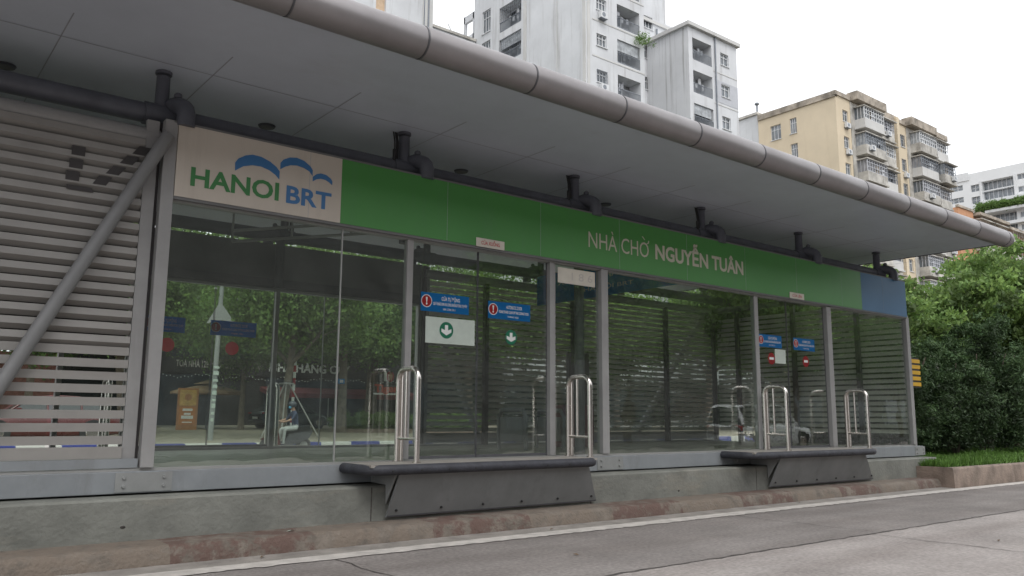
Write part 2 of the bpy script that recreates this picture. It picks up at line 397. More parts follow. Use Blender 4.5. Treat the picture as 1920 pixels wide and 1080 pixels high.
for k, X in enumerate((-2.1, 3.38, 8.92, 14.4, 19.9, 25.4, 31)):
    mb.add(*crackline([(X + .02*math.sin(i), -1.36-i*.12) for i in range(16)], .014, k+9, RZ+.0045))
    mb.add(*crackline([(X-.22 + .02*math.sin(i), -3.28-i*.12) for i in range(50)], .016, k+29, RZ+.0045))
tag(obj('slab_joint', mb, 'crack'), kind='structure')
rnd = random.Random(77)
for (X, Y, z, wh, lb) in ((.42, -.55, .135, 1, 'scrap of white paper on the kerb below the left louvre screen'),
        (2.9, -.95, RZ+.02, 0, 'dry brown leaf in the gutter below the left end of the glass'),
        (6.1, -1.05, RZ+.02, 0, 'dry brown leaf in the gutter below the left boarding ledge'),
        (5.2, -2.4, RZ+.006, 0, 'dry brown leaf on the dark lane in front of the left ledge'),
        (9.3, -4.3, RZ+.006, 0, 'dry brown leaf on the pale lane beyond the long joint'),
        (12.4, -3.9, RZ+.006, 1, 'scrap of white paper on the pale lane at the lower right'),
        (3.3, -.6, .135, 1, 'scrap of white paper on the kerb left of the first boarding ledge'),
        (11.0, -.95, RZ+.02, 0, 'dry brown leaf in the gutter below the right boarding ledge')):
    a = rnd.uniform(0, 3); L_ = rnd.uniform(.03, .05); dx, dy = math.cos(a)*L_, math.sin(a)*L_
    mb = MB().add([(X-dx, Y-dy, z), (X+dy*.35, Y-dx*.35, z+.012), (X+dx, Y+dy, z+.004), (X-dy*.35, Y+dx*.35, z+.008)], [(0,1,2,3)])
    single('paper_scrap' if wh else 'dry_leaf', mb, 'paper' if wh else 'drybrown', lb, 'paper' if wh else 'leaf', (X, Y, z))
# high kerb and planted median beyond the platform
mb = strip(15.78, 200, [(-1.06, RZ), (-1.05, .30), (-1.035, .33), (-1.0, .338), (-.88, .336), (-.87, .2)], 240, .004, 8)
mb.add([(15.78,-1.06,RZ),(15.78,-1.05,.30),(15.78,-1.0,.338),(15.78,-.87,.336),(15.78,-.87,RZ)], [(0,1,2,3,4)])
mb.box(15.78, 15.93, -.869, -.382, RZ, .337); mb.box(15.931, 16.66, -.869, -.40, RZ, .322)
struct('median_kerb', mb, 'kerb_plain')
struct('median_soil', strip(15.78, 200, [(-.88, .31), (2, .37), (5.6, .31), (5.75, RZ)], 30, .0, 2), 'soil')
def gz(Y): return .28 + .013*(Y-20)
struct('far_kerb', strip(-60, 300, [(20, RZ), (20.01, .26), (20.04, .285), (20.3, .29)], 1), 'kerb_blue')
struct('far_pavement', strip(-60, 300, [(20.29, .286), (46, gz(46)), (130, .9)], 1), 'pave')

# ================================================================= VEGETATION
def leaves(n_cl, per, cen, rad, size, spread, seed, tone=(.6, 1.25), flatten=1.0, yellow=.12, shell=.55, long=2.0):
    rg = np.random.default_rng(seed)
    d = rg.normal(size=(n_cl, 3)); d /= np.linalg.norm(d, axis=1)[:, None]
    rr = shell + (1-shell)*rg.random(n_cl)
    rr *= 1 + .22*np.sin(d[:, 0]*5+seed)*np.cos(d[:, 1]*4+seed*2) + .12*np.sin(d[:, 2]*9)
    cl = d*rr[:, None]*np.array(rad) + np.array(cen)
    tn = rg.uniform(tone[0], tone[1], n_cl)
    N = n_cl*per
    pos = np.repeat(cl, per, 0) + rg.normal(size=(N, 3))*spread*np.array([1, 1, .6*flatten])
    dirs = rg.normal(size=(N, 3)); dirs[:, 2] -= .3; dirs /= np.linalg.norm(dirs, axis=1)[:, None]
    o2 = rg.normal(size=(N, 3)); o2[:, 2] *= .4; s2 = np.cross(dirs, o2); s2 /= np.linalg.norm(s2, axis=1)[:, None]
    L = size*rg.uniform(.6, 1.3, N)[:, None]; W = L/long
    a = pos - dirs*L*.5; b = pos + s2*W*.5; c = pos + dirs*L*.5; e = pos - s2*W*.5
    V = np.stack([a, b, c, e], 1).reshape(-1, 3)
    t = np.repeat(tn, per)*rg.uniform(.75, 1.25, N); yl = rg.random(N)*yellow
    col = np.stack([t*(1+yl*2), t*(1+yl), t*(1-yl), np.ones(N)], 1)
    return V, np.repeat(col, 4, 0)
def leafobj(name, parts, m, parent=None):
    V = np.concatenate([p[0] for p in parts]); col = np.concatenate([p[1] for p in parts]); n = len(V)//4
    me = bpy.data.meshes.new(name); me.vertices.add(len(V)); me.vertices.foreach_set('co', V.astype(np.float32).ravel())
    me.loops.add(len(V)); me.loops.foreach_set('vertex_index', np.arange(len(V), dtype=np.int32))
    me.polygons.add(n); me.polygons.foreach_set('loop_start', np.arange(0, 4*n, 4, dtype=np.int32))
    try: me.polygons.foreach_set('loop_total', np.full(n, 4, dtype=np.int32))
    except Exception: pass
    me.update(calc_edges=True)
    ca = me.color_attributes.new('tint', 'FLOAT_COLOR', 'POINT'); ca.data.foreach_set('color', col.astype(np.float32).ravel())
    me.materials.append(MT[m]); o = bpy.data.objects.new(name, me); C.objects.link(o)
    if parent is not None: o.parent = parent
    return o
def make_tree(name, label, cat, h, crown_z, rad, leaf, n_cl, per, size, spread, seed, trunk_r=.16, group=None, lean=0, tone=(.55, 1.3), forks=6, shell=.35):
    t = thing(name, label, cat, local=True, group=group)
    rnd = random.Random(seed); mb = MB()
    pts = [(0,0,-.2), (lean*.3,.02,h*.15), (lean*.7,-.03,h*.35), (lean, 0, crown_z-rad[2]*.35)]
    mb.tube(pts, [trunk_r*1.25, trunk_r, trunk_r*.85, trunk_r*.65], 9)
    subs = []
    for i in range(forks):
        a = 2*PI*i/forks + rnd.uniform(-.4, .4); s_ = Vector(pts[2]).lerp(Vector(pts[3]), rnd.uniform(.0, 1.0))
        e = Vector((lean + math.cos(a)*rad[0]*rnd.uniform(.45,.8), math.sin(a)*rad[1]*rnd.uniform(.45,.8), crown_z + rad[2]*rnd.uniform(-.3,.65)))
        m_ = s_.lerp(e, .5) + Vector((0,0,-.25))
        mb.tube([s_, m_, e], [trunk_r*.5, trunk_r*.32, trunk_r*.12], 6)
        for q in range(2):
            e2 = m_ + Vector((rnd.uniform(-1,1)*rad[0]*.45, rnd.uniform(-1,1)*rad[1]*.45, rnd.uniform(.1,.6)*rad[2]))
            mb.tube([m_, e2], [trunk_r*.25, trunk_r*.07], 5)
        subs.append(e)
    obj('trunk', mb, 'bark', t)
    leafobj('crown', [leaves(n_cl, per, (lean, 0, crown_z), rad, size, spread, seed, tone, shell=shell)], leaf, t)
    return t
# street trees on the far pavement (seen through the glass and over the roof line)
T1 = make_tree('street_tree', 'leaning street tree with tripod stakes behind the red and white pole', 'tree', 8, 5.6, (3.6, 3.2, 2.3), 'leafA', 420, 60, .20, .42, 11, .17, 'trees along the far pavement', lean=.5)
T2 = make_tree('street_tree', 'bushy street tree with a forked pale trunk by the orange poster', 'tree', 7.5, 5.2, (3.4, 3.2, 2.2), 'leafB', 420, 60, .19, .42, 22, .15, 'trees along the far pavement', forks=8)
T3 = make_tree('street_tree', 'thick straight street tree beside the clipped hedge', 'tree', 9, 6.4, (4.2, 4.0, 2.9), 'leafB', 520, 60, .22, .5, 33, .24, 'trees along the far pavement')
T1.location = (13.5, 23.9, gz(24)); T2.location = (16.5, 36, gz(36)); T3.location = (19.6, 30.5, gz(30.5))
tree_spots = [
 (T2, 5.2, 27.5, 2.1, 1.0, 'street tree whose crown fills the left pane beside the steel post'),
 (T1, 9.2, 30, 3.4, 1.1, 'light green street tree behind the utility pole'),
 (T3, 23.6, 34.5, 1.2, 1.0, 'broad street tree behind the red lettered beer sign'),
 (T2, -1.5, 25, 4.0, 1.1, 'street tree behind the left louvre screen, nearest the left edge'),
 (T3, 27.5, 30.5, 5.0, 1.05, 'tall tree behind the first sliding doors'),
 (T1, 33.0, 27, 2.0, 1.2, 'light green tree seen over the rear louvre screen'),
 (T2, 39.0, 30, .8, 1.25, 'bushy tree beyond the far end of the rear louvre screen'),
 (T3, 12.0, 42, 2.6, 1.15, 'tall tree standing behind the tan umbrella'),
 (T3, 1.0, 40, 4.4, 1.2, 'tall tree at the back behind the left louvre screen'),
 (T3, 27.0, 41, 1.9, 1.25, 'tall tree at the back behind the dark restaurant awning'),
 (T1, 47.0, 29, 4.2, 1.3, 'light green tree behind the end of the shelter'),
 (T3, 57.0, 30, 3.2, 1.2, 'dark tree behind the median trees, right of the shelter'),
]
for (src, X, Y, rz, s_, lb) in tree_spots: dup(src, (X, Y, gz(Y)-.05), rz, lb, s_)
# backdrop of dense planting far beyond the pavement
V = []
for i in range(26):
    V.append(leaves(90, 45, (-26+i*6.2, 56+(i%3)*3, 5.2+(i%4)*.8), (4.6, 3.2, 5.0), .42, .8, 100+i, (.5, 1.2)))
for i in range(14):
    V.append(leaves(90, 45, (-30+i*5.2, 60, 12.5+(i%3)*1.2), (4.2, 3.2, 4.6), .45, .8, 200+i, (.7, 1.5)))
tag(leafobj('distant_treetops', V, 'leafB'), kind='stuff')

# dense dark shrubs on the median right of the shelter
def make_shrub(name, label, h, rad, leaf, seed, n_cl, per, size, group, spread=.17, tone=(.5, 1.25)):
    t = thing(name, label, 'shrub', local=True, group=group); rnd = random.Random(seed); mb = MB()
    for i in range(7):
        a = 2*PI*i/7; mb.tube([(.05*math.cos(a), .05*math.sin(a), -.1), (.25*math.cos(a), .25*math.sin(a), h*.35), (rad[0]*.6*math.cos(a+.3), rad[1]*.6*math.sin(a+.3), h*.75)], [.035, .025, .01], 6)
    obj('stem', mb, 'bark', t)
    P = []; rg = random.Random(seed+1)
    for i in range(15):
        a = rg.uniform(0, 2*PI); q = math.sqrt(rg.random())*.8
        hh = h*rg.uniform(.62, 1.0)*(1.06-.25*q); x_, y_ = rad[0]*q*math.cos(a), rad[1]*q*math.sin(a)
        P.append(leaves(n_cl//13, per, (x_, y_, hh*.56), (rad[0]*.36, rad[1]*.36, hh*.43), size, spread, seed*31+i, (tone[0]*rg.uniform(.35, 1), tone[1]*rg.uniform(.6, 1.5)), shell=.5, long=3.4))
        for j_ in range(3):
            P.append(leaves(7, per//2, (x_+rg.uniform(-.3, .3), y_+rg.uniform(-.3, .3), hh*(.93+.1*rg.random())), (.07, .07, h*.09), size, .06, seed*7+i*3+j_, (.9, 1.7), shell=.1, long=3))
    leafobj('foliage', P, leaf, t)
    return t
G_SH = 'dark shrubs on the median'
S1 = make_shrub('median_shrub', 'tall dark shrub growing against the end of the shelter', 3.0, (1.15, 1.1), 'leafC', 41, 760, 60, .085, G_SH, .085)
S2 = make_shrub('median_shrub', 'broad dark green shrub second from the shelter', 2.9, (1.5, 1.2), 'leafC', 42, 880, 60, .085, G_SH, .09)
S1.location = (18.2, 1.1, .3); S2.location = (20.3, .9, .3)
for (src, X, Y, rz, s_, lb) in [
  (S1, 22.4, 1.0, 1.3, (1.15, 1.1, 1.12), 'dark shrub third from the shelter, its top shoots upright'),
  (S2, 24.9, .8, 2.2, (1.1, 1.0, 1.15), 'wide dark shrub fourth from the shelter above the bright grass'),
  (S1, 27.6, .9, 3.2, (1.3, 1.1, 1.15), 'dark shrub at the right edge of the photo above the kerb'),
  (S2, 30.6, .9, .4, (1.2, 1.0, 1.2), 'dark shrub farthest along the median at the right edge'),
  (S2, 34.2, 1.0, 1.4, (1.3, 1.0, 1.2), 'shrub beyond the right edge of the row'),
  (S1, 18.9, 3.3, 4.2, (1.2, 1.2, 1.08), 'dark shrub hidden behind the first shrub at the shelter end')]:
    dup(src, (X, Y, .3), rz, lb, s_)
MTa = make_tree('median_tree', 'feathery light green tree rising behind the dark shrubs nearest the shelter', 'tree', 6, 3.9, (2.3, 2.1, 1.5), 'leafA', 330, 95, .16, .17, 55, .10, 'light green trees on the median', tone=(.35, 1.5), forks=9)
MTa.location = (20.6, 3.1, .3); MTa.scale = (.9, .9, .86)
for (X, Y, rz, s_, lb) in [(27.4, 3.0, 1.2, (1.0, 1, 1.06), 'feathery light green tree second from the shelter behind the shrubs'),
                         (30.2, 3.2, 2.6, (1.15, 1.1, 1.22), 'feathery light green tree at the right edge of the photo'),
                         (35.5, 3.0, 3.9, (1.2, 1.1, 1.3), 'feathery tree farthest along the median'),
                         (17.9, 4.4, 5.0, (.8, .8, .92), 'small feathery tree just behind the end of the shelter')]:
    dup(MTa, (X, Y, .3), rz, lb, s_)
for k in range(12):
    dup((S1, S2)[k % 2], (38+k*4.2, .9, .3), k*1.1, 'dark median shrub far down the row, %s beyond the photo edge' % ('first','second','third','fourth','fifth','sixth','seventh','eighth','ninth','tenth','eleventh','twelfth')[k], (1.3, 1.1, 1.1+.1*(k % 3)))
    if k % 2 == 0: dup(MTa, (41+k*4.2, 3.1, .3), k*.9, 'light median tree far down the row, %s beyond the photo edge' % ('first','second','third','fourth','fifth','sixth')[k//2], 1.2+.05*k % .2)
# grass and weeds on the median
rg = np.random.default_rng(3); N = 52000
gx = 15.9 + 26*rg.random(N)**1.6; gy = -.86 + 2.6*rg.random(N)
keep = ~((gx < 16.9) & (gy > -.42)); gx, gy = gx[keep], gy[keep]; N = len(gx)
hgt = rg.uniform(.05, .17, N)*(1+.8*(np.sin(gx*3)+np.cos(gy*5+gx))*.3); a = rg.uniform(0, 2*PI, N)
base = np.stack([gx, gy, np.full(N, .315)], 1); wv = np.stack([np.cos(a), np.sin(a), 0*a], 1)*.008*(1+gx/30)[:, None]
tip = base + np.stack([rg.normal(size=N)*.05, rg.normal(size=N)*.05, hgt], 1)
V = np.stack([base-wv, base+wv, tip+wv*.3, tip-wv*.3], 1).reshape(-1, 3)
t = rg.uniform(.7, 1.5, N); col = np.repeat(np.stack([t*1.0, t, t*.8, 1+0*t], 1), 4, 0)
tag(leafobj('grass', [(V, col)], 'grass'), kind='stuff')
tag(leafobj('undergrowth', [leaves(50, 40, (17.6+k*1.5, 3.6, .65), (1.1, .8, .5), .12, .16, 900+k, (.5, 1.4), shell=.3) for k in range(22)], 'leafC'), kind='stuff')

# ================================================================= STATION
DS, SILL, SB, ST, SOF = .708, .689, 3.234, 3.946, 4.523
sta = thing('bus_station', 'long glazed bus station with louvre screens under a wide grey canopy', 'bus station', (5.05, 2.375, 0))
def inv(v): return (10.1-v[0], 4.75-v[1], v[2])
def both(fn, name, m, parent=sta, **k):
    """build a part of the road side and the same part on the rear side"""
    a = MB(); fn(a); o1 = obj(name, a, m, parent, **k)
    b = MB(); fn(b); b.xf(inv); o2 = obj(name, b, m, parent, **k)
    return o1, o2
# floor, plinth, beams
struct('platform_plinth', MB().box(-7.5, 16.66, -.38, 5.13, -.1, .483), 'conc').modifiers.new('b', 'BEVEL').width = .02
mb = MB()
for X in (.72, 4.25, 7.33, 10.78): mb.box(X-.006, X+.006, -.382, -.379, .135, .47)
for (X, Z) in ((.10, .33), (.33, .325), (1.9, .25), (9.0, .21)): mb.ball((X, -.381, Z), .022, .004, .012, 8, 5)
tag(obj('plinth_joint', mb, 'crack'), kind='structure')
obj('floor', MB().box(-6.5, 16.5, .005, 4.745, .52, DS-.03), 'floor', sta)
def beam(m):
    m.box(-6.6, 16.75, -.085, 0, .50, SILL)
both(beam, 'base_beam', 'beam', bevel=.006)
def sill(m): m.box(-6.5, 16.5, -.06, .0, SILL+.001, SILL+.026)
both(sill, 'sill', 'frame')
for X in (-3.3, 2.12, 7.98, 10.97, 16.6):
    def jp(m, X=X):
        wdt = .24 if X in (2.12, 7.98) else (.33 if X == 10.97 else .2)
        m.box(X-wdt, X+wdt, -.091, -.0851, .512, .678)
        for dx in (-wdt+.07, wdt-.07):
            for dz in (.56, .635): m.tube([(X+dx, -.0905, dz), (X+dx, -.106, dz)], [.017, .013], 8)
    both(jp, 'joint_plate', 'gusset')
# posts
POSTS = [(2.075, 2.19, -.10, .0), (4.80, 4.88, -.05, .03), (6.955, 7.02, -.05, .03), (7.035, 7.065, -.03, .03),
         (7.86, 7.985, -.08, .03), (11.40, 11.50, -.03, .05), (13.52, 13.66, -.06, .03), (16.40, 16.50, -.08, .02), (-6.5, -6.4, -.08, .0)]
for (a, b, c, d) in POSTS:
    top = ST+.02 if a in (2.075,) else SB+.03
    obj('post', MB().box(a, b, c, d, SILL+.03, top), 'post', sta, bevel=.004)
    obj('post', MB().box(a, a+min(b-a, .065), c, d, SILL+.03, top).xf(inv), 'frame', sta, bevel=.004)
for X in (2.17, 4.92, 7.72, 10.42, 13.17, 15.92):
    zlow = DS-.03 if X == 7.72 else 3.2
    if X > 2.2:
        obj('column', MB().tube([(X, .22, zlow), (X, .22, ST+.1)], .07, 14), 'dark', sta)
        obj('column', MB().tube([(X, .22, 3.2), (X, .22, ST+.1)], .07, 14).xf(inv), 'dark', sta)
both(lambda m: m.box(1.93, 2.04, -.03, .03, SILL+.03, ST), 'louvre_post', 'post')
both(lambda m: m.box(2.03, 2.074, .0, .09, SILL+.03, ST), 'louvre_post', 'slatd')
# sign-side tube, its stubs and elbows
def maintube(m): m.tube([(-6.6, .16, 4.07), (16.02, .16, 4.07)], .098, 14)
both(maintube, 'tube_beam', 'tube')
for i, X in enumerate((-3.41, -.66, 2.09, 4.84, 7.59, 10.34, 13.09, 15.84)):
    def stub(m):
        m.tube([(X, .16, 4.05), (X, .16, 4.2), (X, .16, 4.47)], [.10, .066, .064], 14)
        m.tube([(X, .16, 4.49), (X, .16, SOF-.003)], .078, 14)
        m.tube([(X-.16, .16, 4.07), (X+.12, .16, 4.07)], .112, 14)
    both(stub, 'roof_stub', 'tube')
    def elbow(m):
        e0 = Vector((X+.08, .16, 4.09)); pts = [e0]
        for k in range(0, 7):
            t = PI/2*k/6; pts.append(Vector((X+.08+.09*math.sin(t), .16-.22*math.sin(t)-.02*k/6, 4.07+.11*math.cos(t))))
        pts.append(Vector((X+.17, -.08, 3.93)))
        m.tube(pts, .085, 14)
        m.ball((X+.12, .05, 4.27), .04, .04, .035)
    both(elbow, 'elbow_pipe', 'tube')
    def clut(m):
        for k, dx in enumerate((-.155, -.13, -.11)):
            m.tube([(X+dx, .12, 4.1), (X+dx-.01, .10, 4.25), (X+dx+.008, .13, 4.38), (X+dx, .15, 4.5)], .009, 6)
        m.tube([(X-.165, .1, 4.13), (X-.165, .1, 4.27)], .022, 8)
    if i in (3, 4, 5): both(clut, 'cable', 'black')
both(lambda m: m.tube([(-6.5, .05, 3.80), (2.06, .05, 3.80)], .085, 14), 'tube_beam', 'post')
# diagonal braces of the louvre screens
both(lambda m: m.tube([(2.10, -.13, 3.80), (.60, -.13, .71)], .060, 14), 'brace', 'brace_paint')
both(lambda m: m.tube([(-6.3, -.13, 3.86), (-3.6, -.13, .71)], .060, 14), 'brace', 'brace_paint')
both(lambda m: m.box(-6.5, 2.06, -.07, -.0605, SILL+.03, .80), 'skirt_plate', 'beam')
both(lambda m: m.box(-6.4, 1.925, -.05, -.02, .802, .905), 'bottom_slat', 'slat')
# louvres
def slats(m, x0, x1, z0, z1, closed=9):
    z = z0
    while z < z1:
        if z > closed:
            m.add([(x0,-.032,z+.060),(x1,-.032,z+.060),(x1,-.04,z),(x0,-.04,z),(x1,.015,z-.042),(x0,.015,z-.042)], [(0,1,2,3),(3,2,4,5)])
            m.quad((x0,-.032,z+.06),(x1,-.032,z+.06),(x1,.02,z+.066),(x0,.02,z+.066))
            z += .1165
        else:
            m.box(x0, x1, -.032, -.026, z, z+.073); m.box(x0, x1, -.026, .012, z+.068, z+.073); m.box(x0, x1, -.026, -.0, z, z+.005)
            z += .112
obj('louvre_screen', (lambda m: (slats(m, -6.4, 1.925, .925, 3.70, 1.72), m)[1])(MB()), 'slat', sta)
obj('louvre_screen', (lambda m: (slats(m, -6.4, 1.925, .925, 3.70, 9), m)[1])(MB()).xf(inv), 'slat_lifted', sta)
obj('gap_dark_sheet', MB().box(-6.4, 1.9, .06, .065, 1.74, 3.7), 'backing', sta)  # dark sheet added behind the upper slats to blacken their gaps
mb = MB(); slats(mb, .05, 4.6, .925, 3.6, 9); mb.xf(lambda v: (16.44-v[1]*1.0, v[0], v[2])); obj('louvre_screen', mb, 'slat_lifted', sta)
mb = MB(); slats(mb, .05, 4.6, .925, 3.6, 9); mb.xf(lambda v: (-6.4+v[1], v[0], v[2])); obj('louvre_screen', mb, 'slat', sta)
for X in (9.4, 11.7, 14.6): obj('louvre_post', MB().box(X, X+.09, 4.63, 4.72, DS-.02, 3.75), 'slatd', sta)
for Y in (.9, 2.4, 3.9, 4.6): obj('louvre_post', MB().box(16.32, 16.40, Y, Y+.09, DS-.02, 3.75), 'slatd', sta)
obj('tube_beam', MB().tube([(16.38, .1, 3.8), (16.38, 4.65, 3.8)], .07, 12), 'dark', sta)
# V shaped dark tiles laid on the upper louvres
mb = MB()
for (xa, za, s_) in ((1.37, 3.50, 0), (1.36, 3.38, 0), (1.34, 3.265, 0), (1.56, 3.265, .05), (1.66, 3.38, .06), (1.77, 3.50, .06), (1.87, 3.61, .06)):
    mb.add([(xa-.055,-.0405,za-.03),(xa+.055,-.0405,za-.03),(xa+.055+s_,-.0395,za+.055),(xa-.055+s_,-.0395,za+.055)], [(0,1,2,3)])
mb.quad((1.30,-.0425,3.15),(1.52,-.0425,3.15),(1.50,-.0415,3.19),(1.30,-.0415,3.19))
obj('dark_v_mark', mb, 'slatd', sta)
# glass
def pane(x0, x1, name='glass_pane', y=-.012, z0=SILL+.03, z1=SB-.02):
    a = obj(name, MB().box(x0, x1, y-.005, y+.005, z0, z1), 'glass', sta)
    b = obj(name, MB().box(x0, x1, y-.005, y+.005, z0, z1).xf(inv), 'glass_far', sta)
    return a, b
pane(2.19, 3.99); pane(4.0, 4.80); pane(7.065, 7.86); pane(7.985, 11.40); pane(13.66, 16.40)
both(lambda m: m.box(3.988, 4.002, -.022, -.002, SILL+.03, SB-.02), 'glass_joint', 'frame')
both(lambda m: m.box(2.19, 16.4, -.06, .04, SB-.045, SB-.006), 'head_rail', 'frame')
both(lambda m: m.box(2.19, 16.4, -.02, .10, SB-.0, SB+.14), 'lintel', 'dark')
doors = []
for (a, b) in ((4.89, 5.835), (5.845, 6.95), (11.51, 12.355), (12.365, 13.51)):
    d1, d2 = pane(a, b, 'sliding_door', y=.018)
    for o_, fn in ((d1, lambda v: v), (d2, inv)):
        fm = MB()
        fm.box(a, a+.005, .010, .026, SILL+.03, SB-.05); fm.box(b-.005, b, .010, .026, SILL+.03, SB-.05)
        fm.box(a, b, .008, .032, SILL+.028, SILL+.06)
        q = obj('door_edge', fm.xf(fn), 'dark', sta); q.parent = o_
        # door_edge is a sub-part of its door
    doors.append((d1, d2))
def sticker(door, x0, x1, z0, z1, lines, flip):
    fn = (lambda v: (v[0]-1.83, v[1]+4.705, v[2])) if flip == 1 else (lambda v: v)
    y = .0115
    m = MB(); m.box(x0, x1, y-.001, y, z0, z1)
    c = (x0+(x1-x0)*.115, (z0+z1)/2+.01); rr = (z1-z0)*.30
    m.mi(2).disc(c, rr*1.12, rr*1.12, y-.0016); m.mi(1).disc(c, rr, rr, y-.0020)
    m.mi(2)
    m.prism([(c[0]-.012, c[1]+rr*.68), (c[0]+.012, c[1]+rr*.68), (c[0]+.006, c[1]-rr*.2), (c[0]-.006, c[1]-rr*.2)], 'y', y-.0026, y-.0021)
    m.disc((c[0], c[1]-rr*.5), .011, .013, y-.0026, 10)
    W_ = x1-x0; Hh = z1-z0
    text(m, lines[0], x0+W_*.42, z1-Hh*.36, W_*.38, Hh*.19, y-.0017, .012)
    text(m, lines[1], x0+W_*.25, z1-Hh*.63, W_*.71, Hh*.15, y-.0017, .016)
    text(m, lines[2], x0+W_*.45, z1-Hh*.87, W_*.26, Hh*.10, y-.0017, .008)
    q = obj('notice_sticker', m.xf(fn), ['st_blue', 'st_red', 'white'], sta); q.parent = door
    return q
VN = ('CỬA TỰ ĐỘNG', 'QUÝ KHÁCH XIN VUI LÒNG KHÔNG ĐỨNG TẠI ĐÂY', 'XIN CẢM ƠN !')
EN = ('AUTOMATIC DOOR', 'PLEASE STAND CLEAR OF THE CLOSING DOOR', 'THANK YOU')
sticker(doors[0][0], 5.03, 5.71, 2.395, 2.615, VN, 0); sticker(doors[1][0], 6.0, 6.67, 2.385, 2.60, EN, 0)
sticker(doors[2][0], 11.53, 12.19, 2.365, 2.575, VN, 0); sticker(doors[3][0], 12.54, 13.19, 2.365, 2.575, EN, 0)
sticker(doors[1][1], 5.02, 5.66, 2.41, 2.64, VN, 1); sticker(doors[0][1], 6.04, 6.76, 2.41, 2.64, EN, 1)
def arrow(door, cx, cz, rr, fn=lambda v: v):
    y = .0112
    m = MB(); m.disc((cx, cz), rr, rr, y-.003)
    m.mi(1); a = rr*.62
    m.add([(cx-.022, y-.0036, cz+a), (cx+.022, y-.0036, cz+a), (cx+.022, y-.0036, cz-.0), (cx+.07, y-.0036, cz+.018), (cx+.07, y-.0036, cz-.022), (cx, y-.0036, cz-a), (cx-.07, y-.0036, cz-.022), (cx-.07, y-.0036, cz+.018), (cx-.022, y-.0036, cz-.0)],
          [(0,1,2,8), (2,3,4,5), (8,2,5), (8,5,6,7)])
    q = obj('arrow_sticker', m.xf(fn), ['st_green', 'white'], sta); q.parent = door
q = obj('notice_paper', MB().box(5.10, 5.80, .0095, .0112, 2.03, 2.335), 'paper', sta); q.parent = doors[0][0]
arrow(doors[0][0], 5.39, 2.19, .098); arrow(doors[1][0], 6.36, 2.17, .092)
def noentry(door, cx, cz, rr, fn=lambda v: v, bar=True):
    y = .0112; m = MB().disc((cx, cz), rr, rr, y-.003)
    if bar: m.mi(1).box(cx-rr*.62, cx+rr*.62, y-.0042, y-.0036, cz-.018, cz+.022)
    q = obj('no_entry_sticker', m.xf(fn), ['st_red', 'white'], sta); q.parent = door
noentry(doors[2][0], 11.88, 2.18, .098); noentry(doors[3][0], 12.89, 2.18, .095)
_in = lambda v: (v[0]-1.83, v[1]+4.705, v[2])
noentry(doors[1][1], 5.42, 2.22, .105, _in, False); noentry(doors[0][1], 6.39, 2.22, .105, _in, False)
q = obj('notice_paper', MB().box(11.98, 12.29, .0095, .0112, 2.11, 2.345), 'paper', sta); q.parent = doors[2][0]
q = obj('number_board', text(MB().box(7.115, 7.79, -.024, -.018, 2.945, 3.15).mi(1), '1 8 6', 7.36, 3.0, .38, .10, -.025), ['plateboard', 'pinkgrey'], sta)
# roof
roof = obj('roof', MB().box(-7.2, 16.86, -1.76, 6.51, SOF, SOF+.18), 'soffit', sta)
mb = MB()
for k in range(-6, 13):
    X = 1.14 + 1.35*k
    mb.box(X-.005, X+.005, -.62, 1.6, SOF-.0035, SOF-.002); mb.box(X-.005, X+.005, 1.6, 5.4, SOF-.0035, SOF-.002)
for Y in (-.08, 1.6, 3.2, 4.8): mb.box(-7, 16.8, Y-.004, Y+.004, SOF-.0055, SOF-.004)
q = obj('soffit_joint', mb, 'joint', sta); q.parent = roof
for X in (-2.0, .84, 3.47, 6.23, 9.0, 11.8, 14.5):
    for Y in (.97, 3.8):
        q = obj('ceiling_light', MB().tube([(X, Y, SOF-.002), (X, Y, SOF-.02)], [.10, .09], 20), 'tube', sta); q.parent = roof
        q2 = obj('lamp_glass', MB().tube([(X, Y, SOF-.021), (X, Y, SOF-.023)], [.075, .075], 16), 'signback', sta); q2.parent = roof
TY, TZ, TR = -1.87, 4.593, .155
def edge(m, s=1):
    xs = [-7.2] + [X for X in np.arange(-6.53+1.289, 16.8, 1.289)] + [16.83]
    xs = [x_ for x_ in xs]
    for a, b in zip(xs[:-1], xs[1:]):
        pts = [(a+.004, TY, TZ), (a+.02, TY, TZ), (b-.02, TY, TZ), (b-.004, TY, TZ)]
        m.tube(pts, [TR-.006, TR, TR, TR-.006], 40, cap=False)
    m.tube([(16.825, TY, TZ), (16.89, TY, TZ), (16.935, TY, TZ), (16.955, TY, TZ)], [TR, TR*.9, TR*.62, TR*.1], 40)
mb = MB(); edge(mb); o1 = obj('roof_edge', mb, 'roofedge', sta)
mb = MB(); edge(mb); mb.xf(lambda v: (v[0], 4.75-v[1], v[2])); obj('roof_edge', mb, 'roofedge', sta)
for X in [X for X in np.arange(-6.53+1.289, 16.9, 1.289)]:
    obj('edge_joint', MB().tube([(X-.008, TY, TZ), (X+.008, TY, TZ)], TR+.0015, 40), 'dark', sta)
obj('roof_trim', MB().box(16.86, 16.88, -1.76, 6.51, SOF-.012, SOF+.19), 'tube', sta)
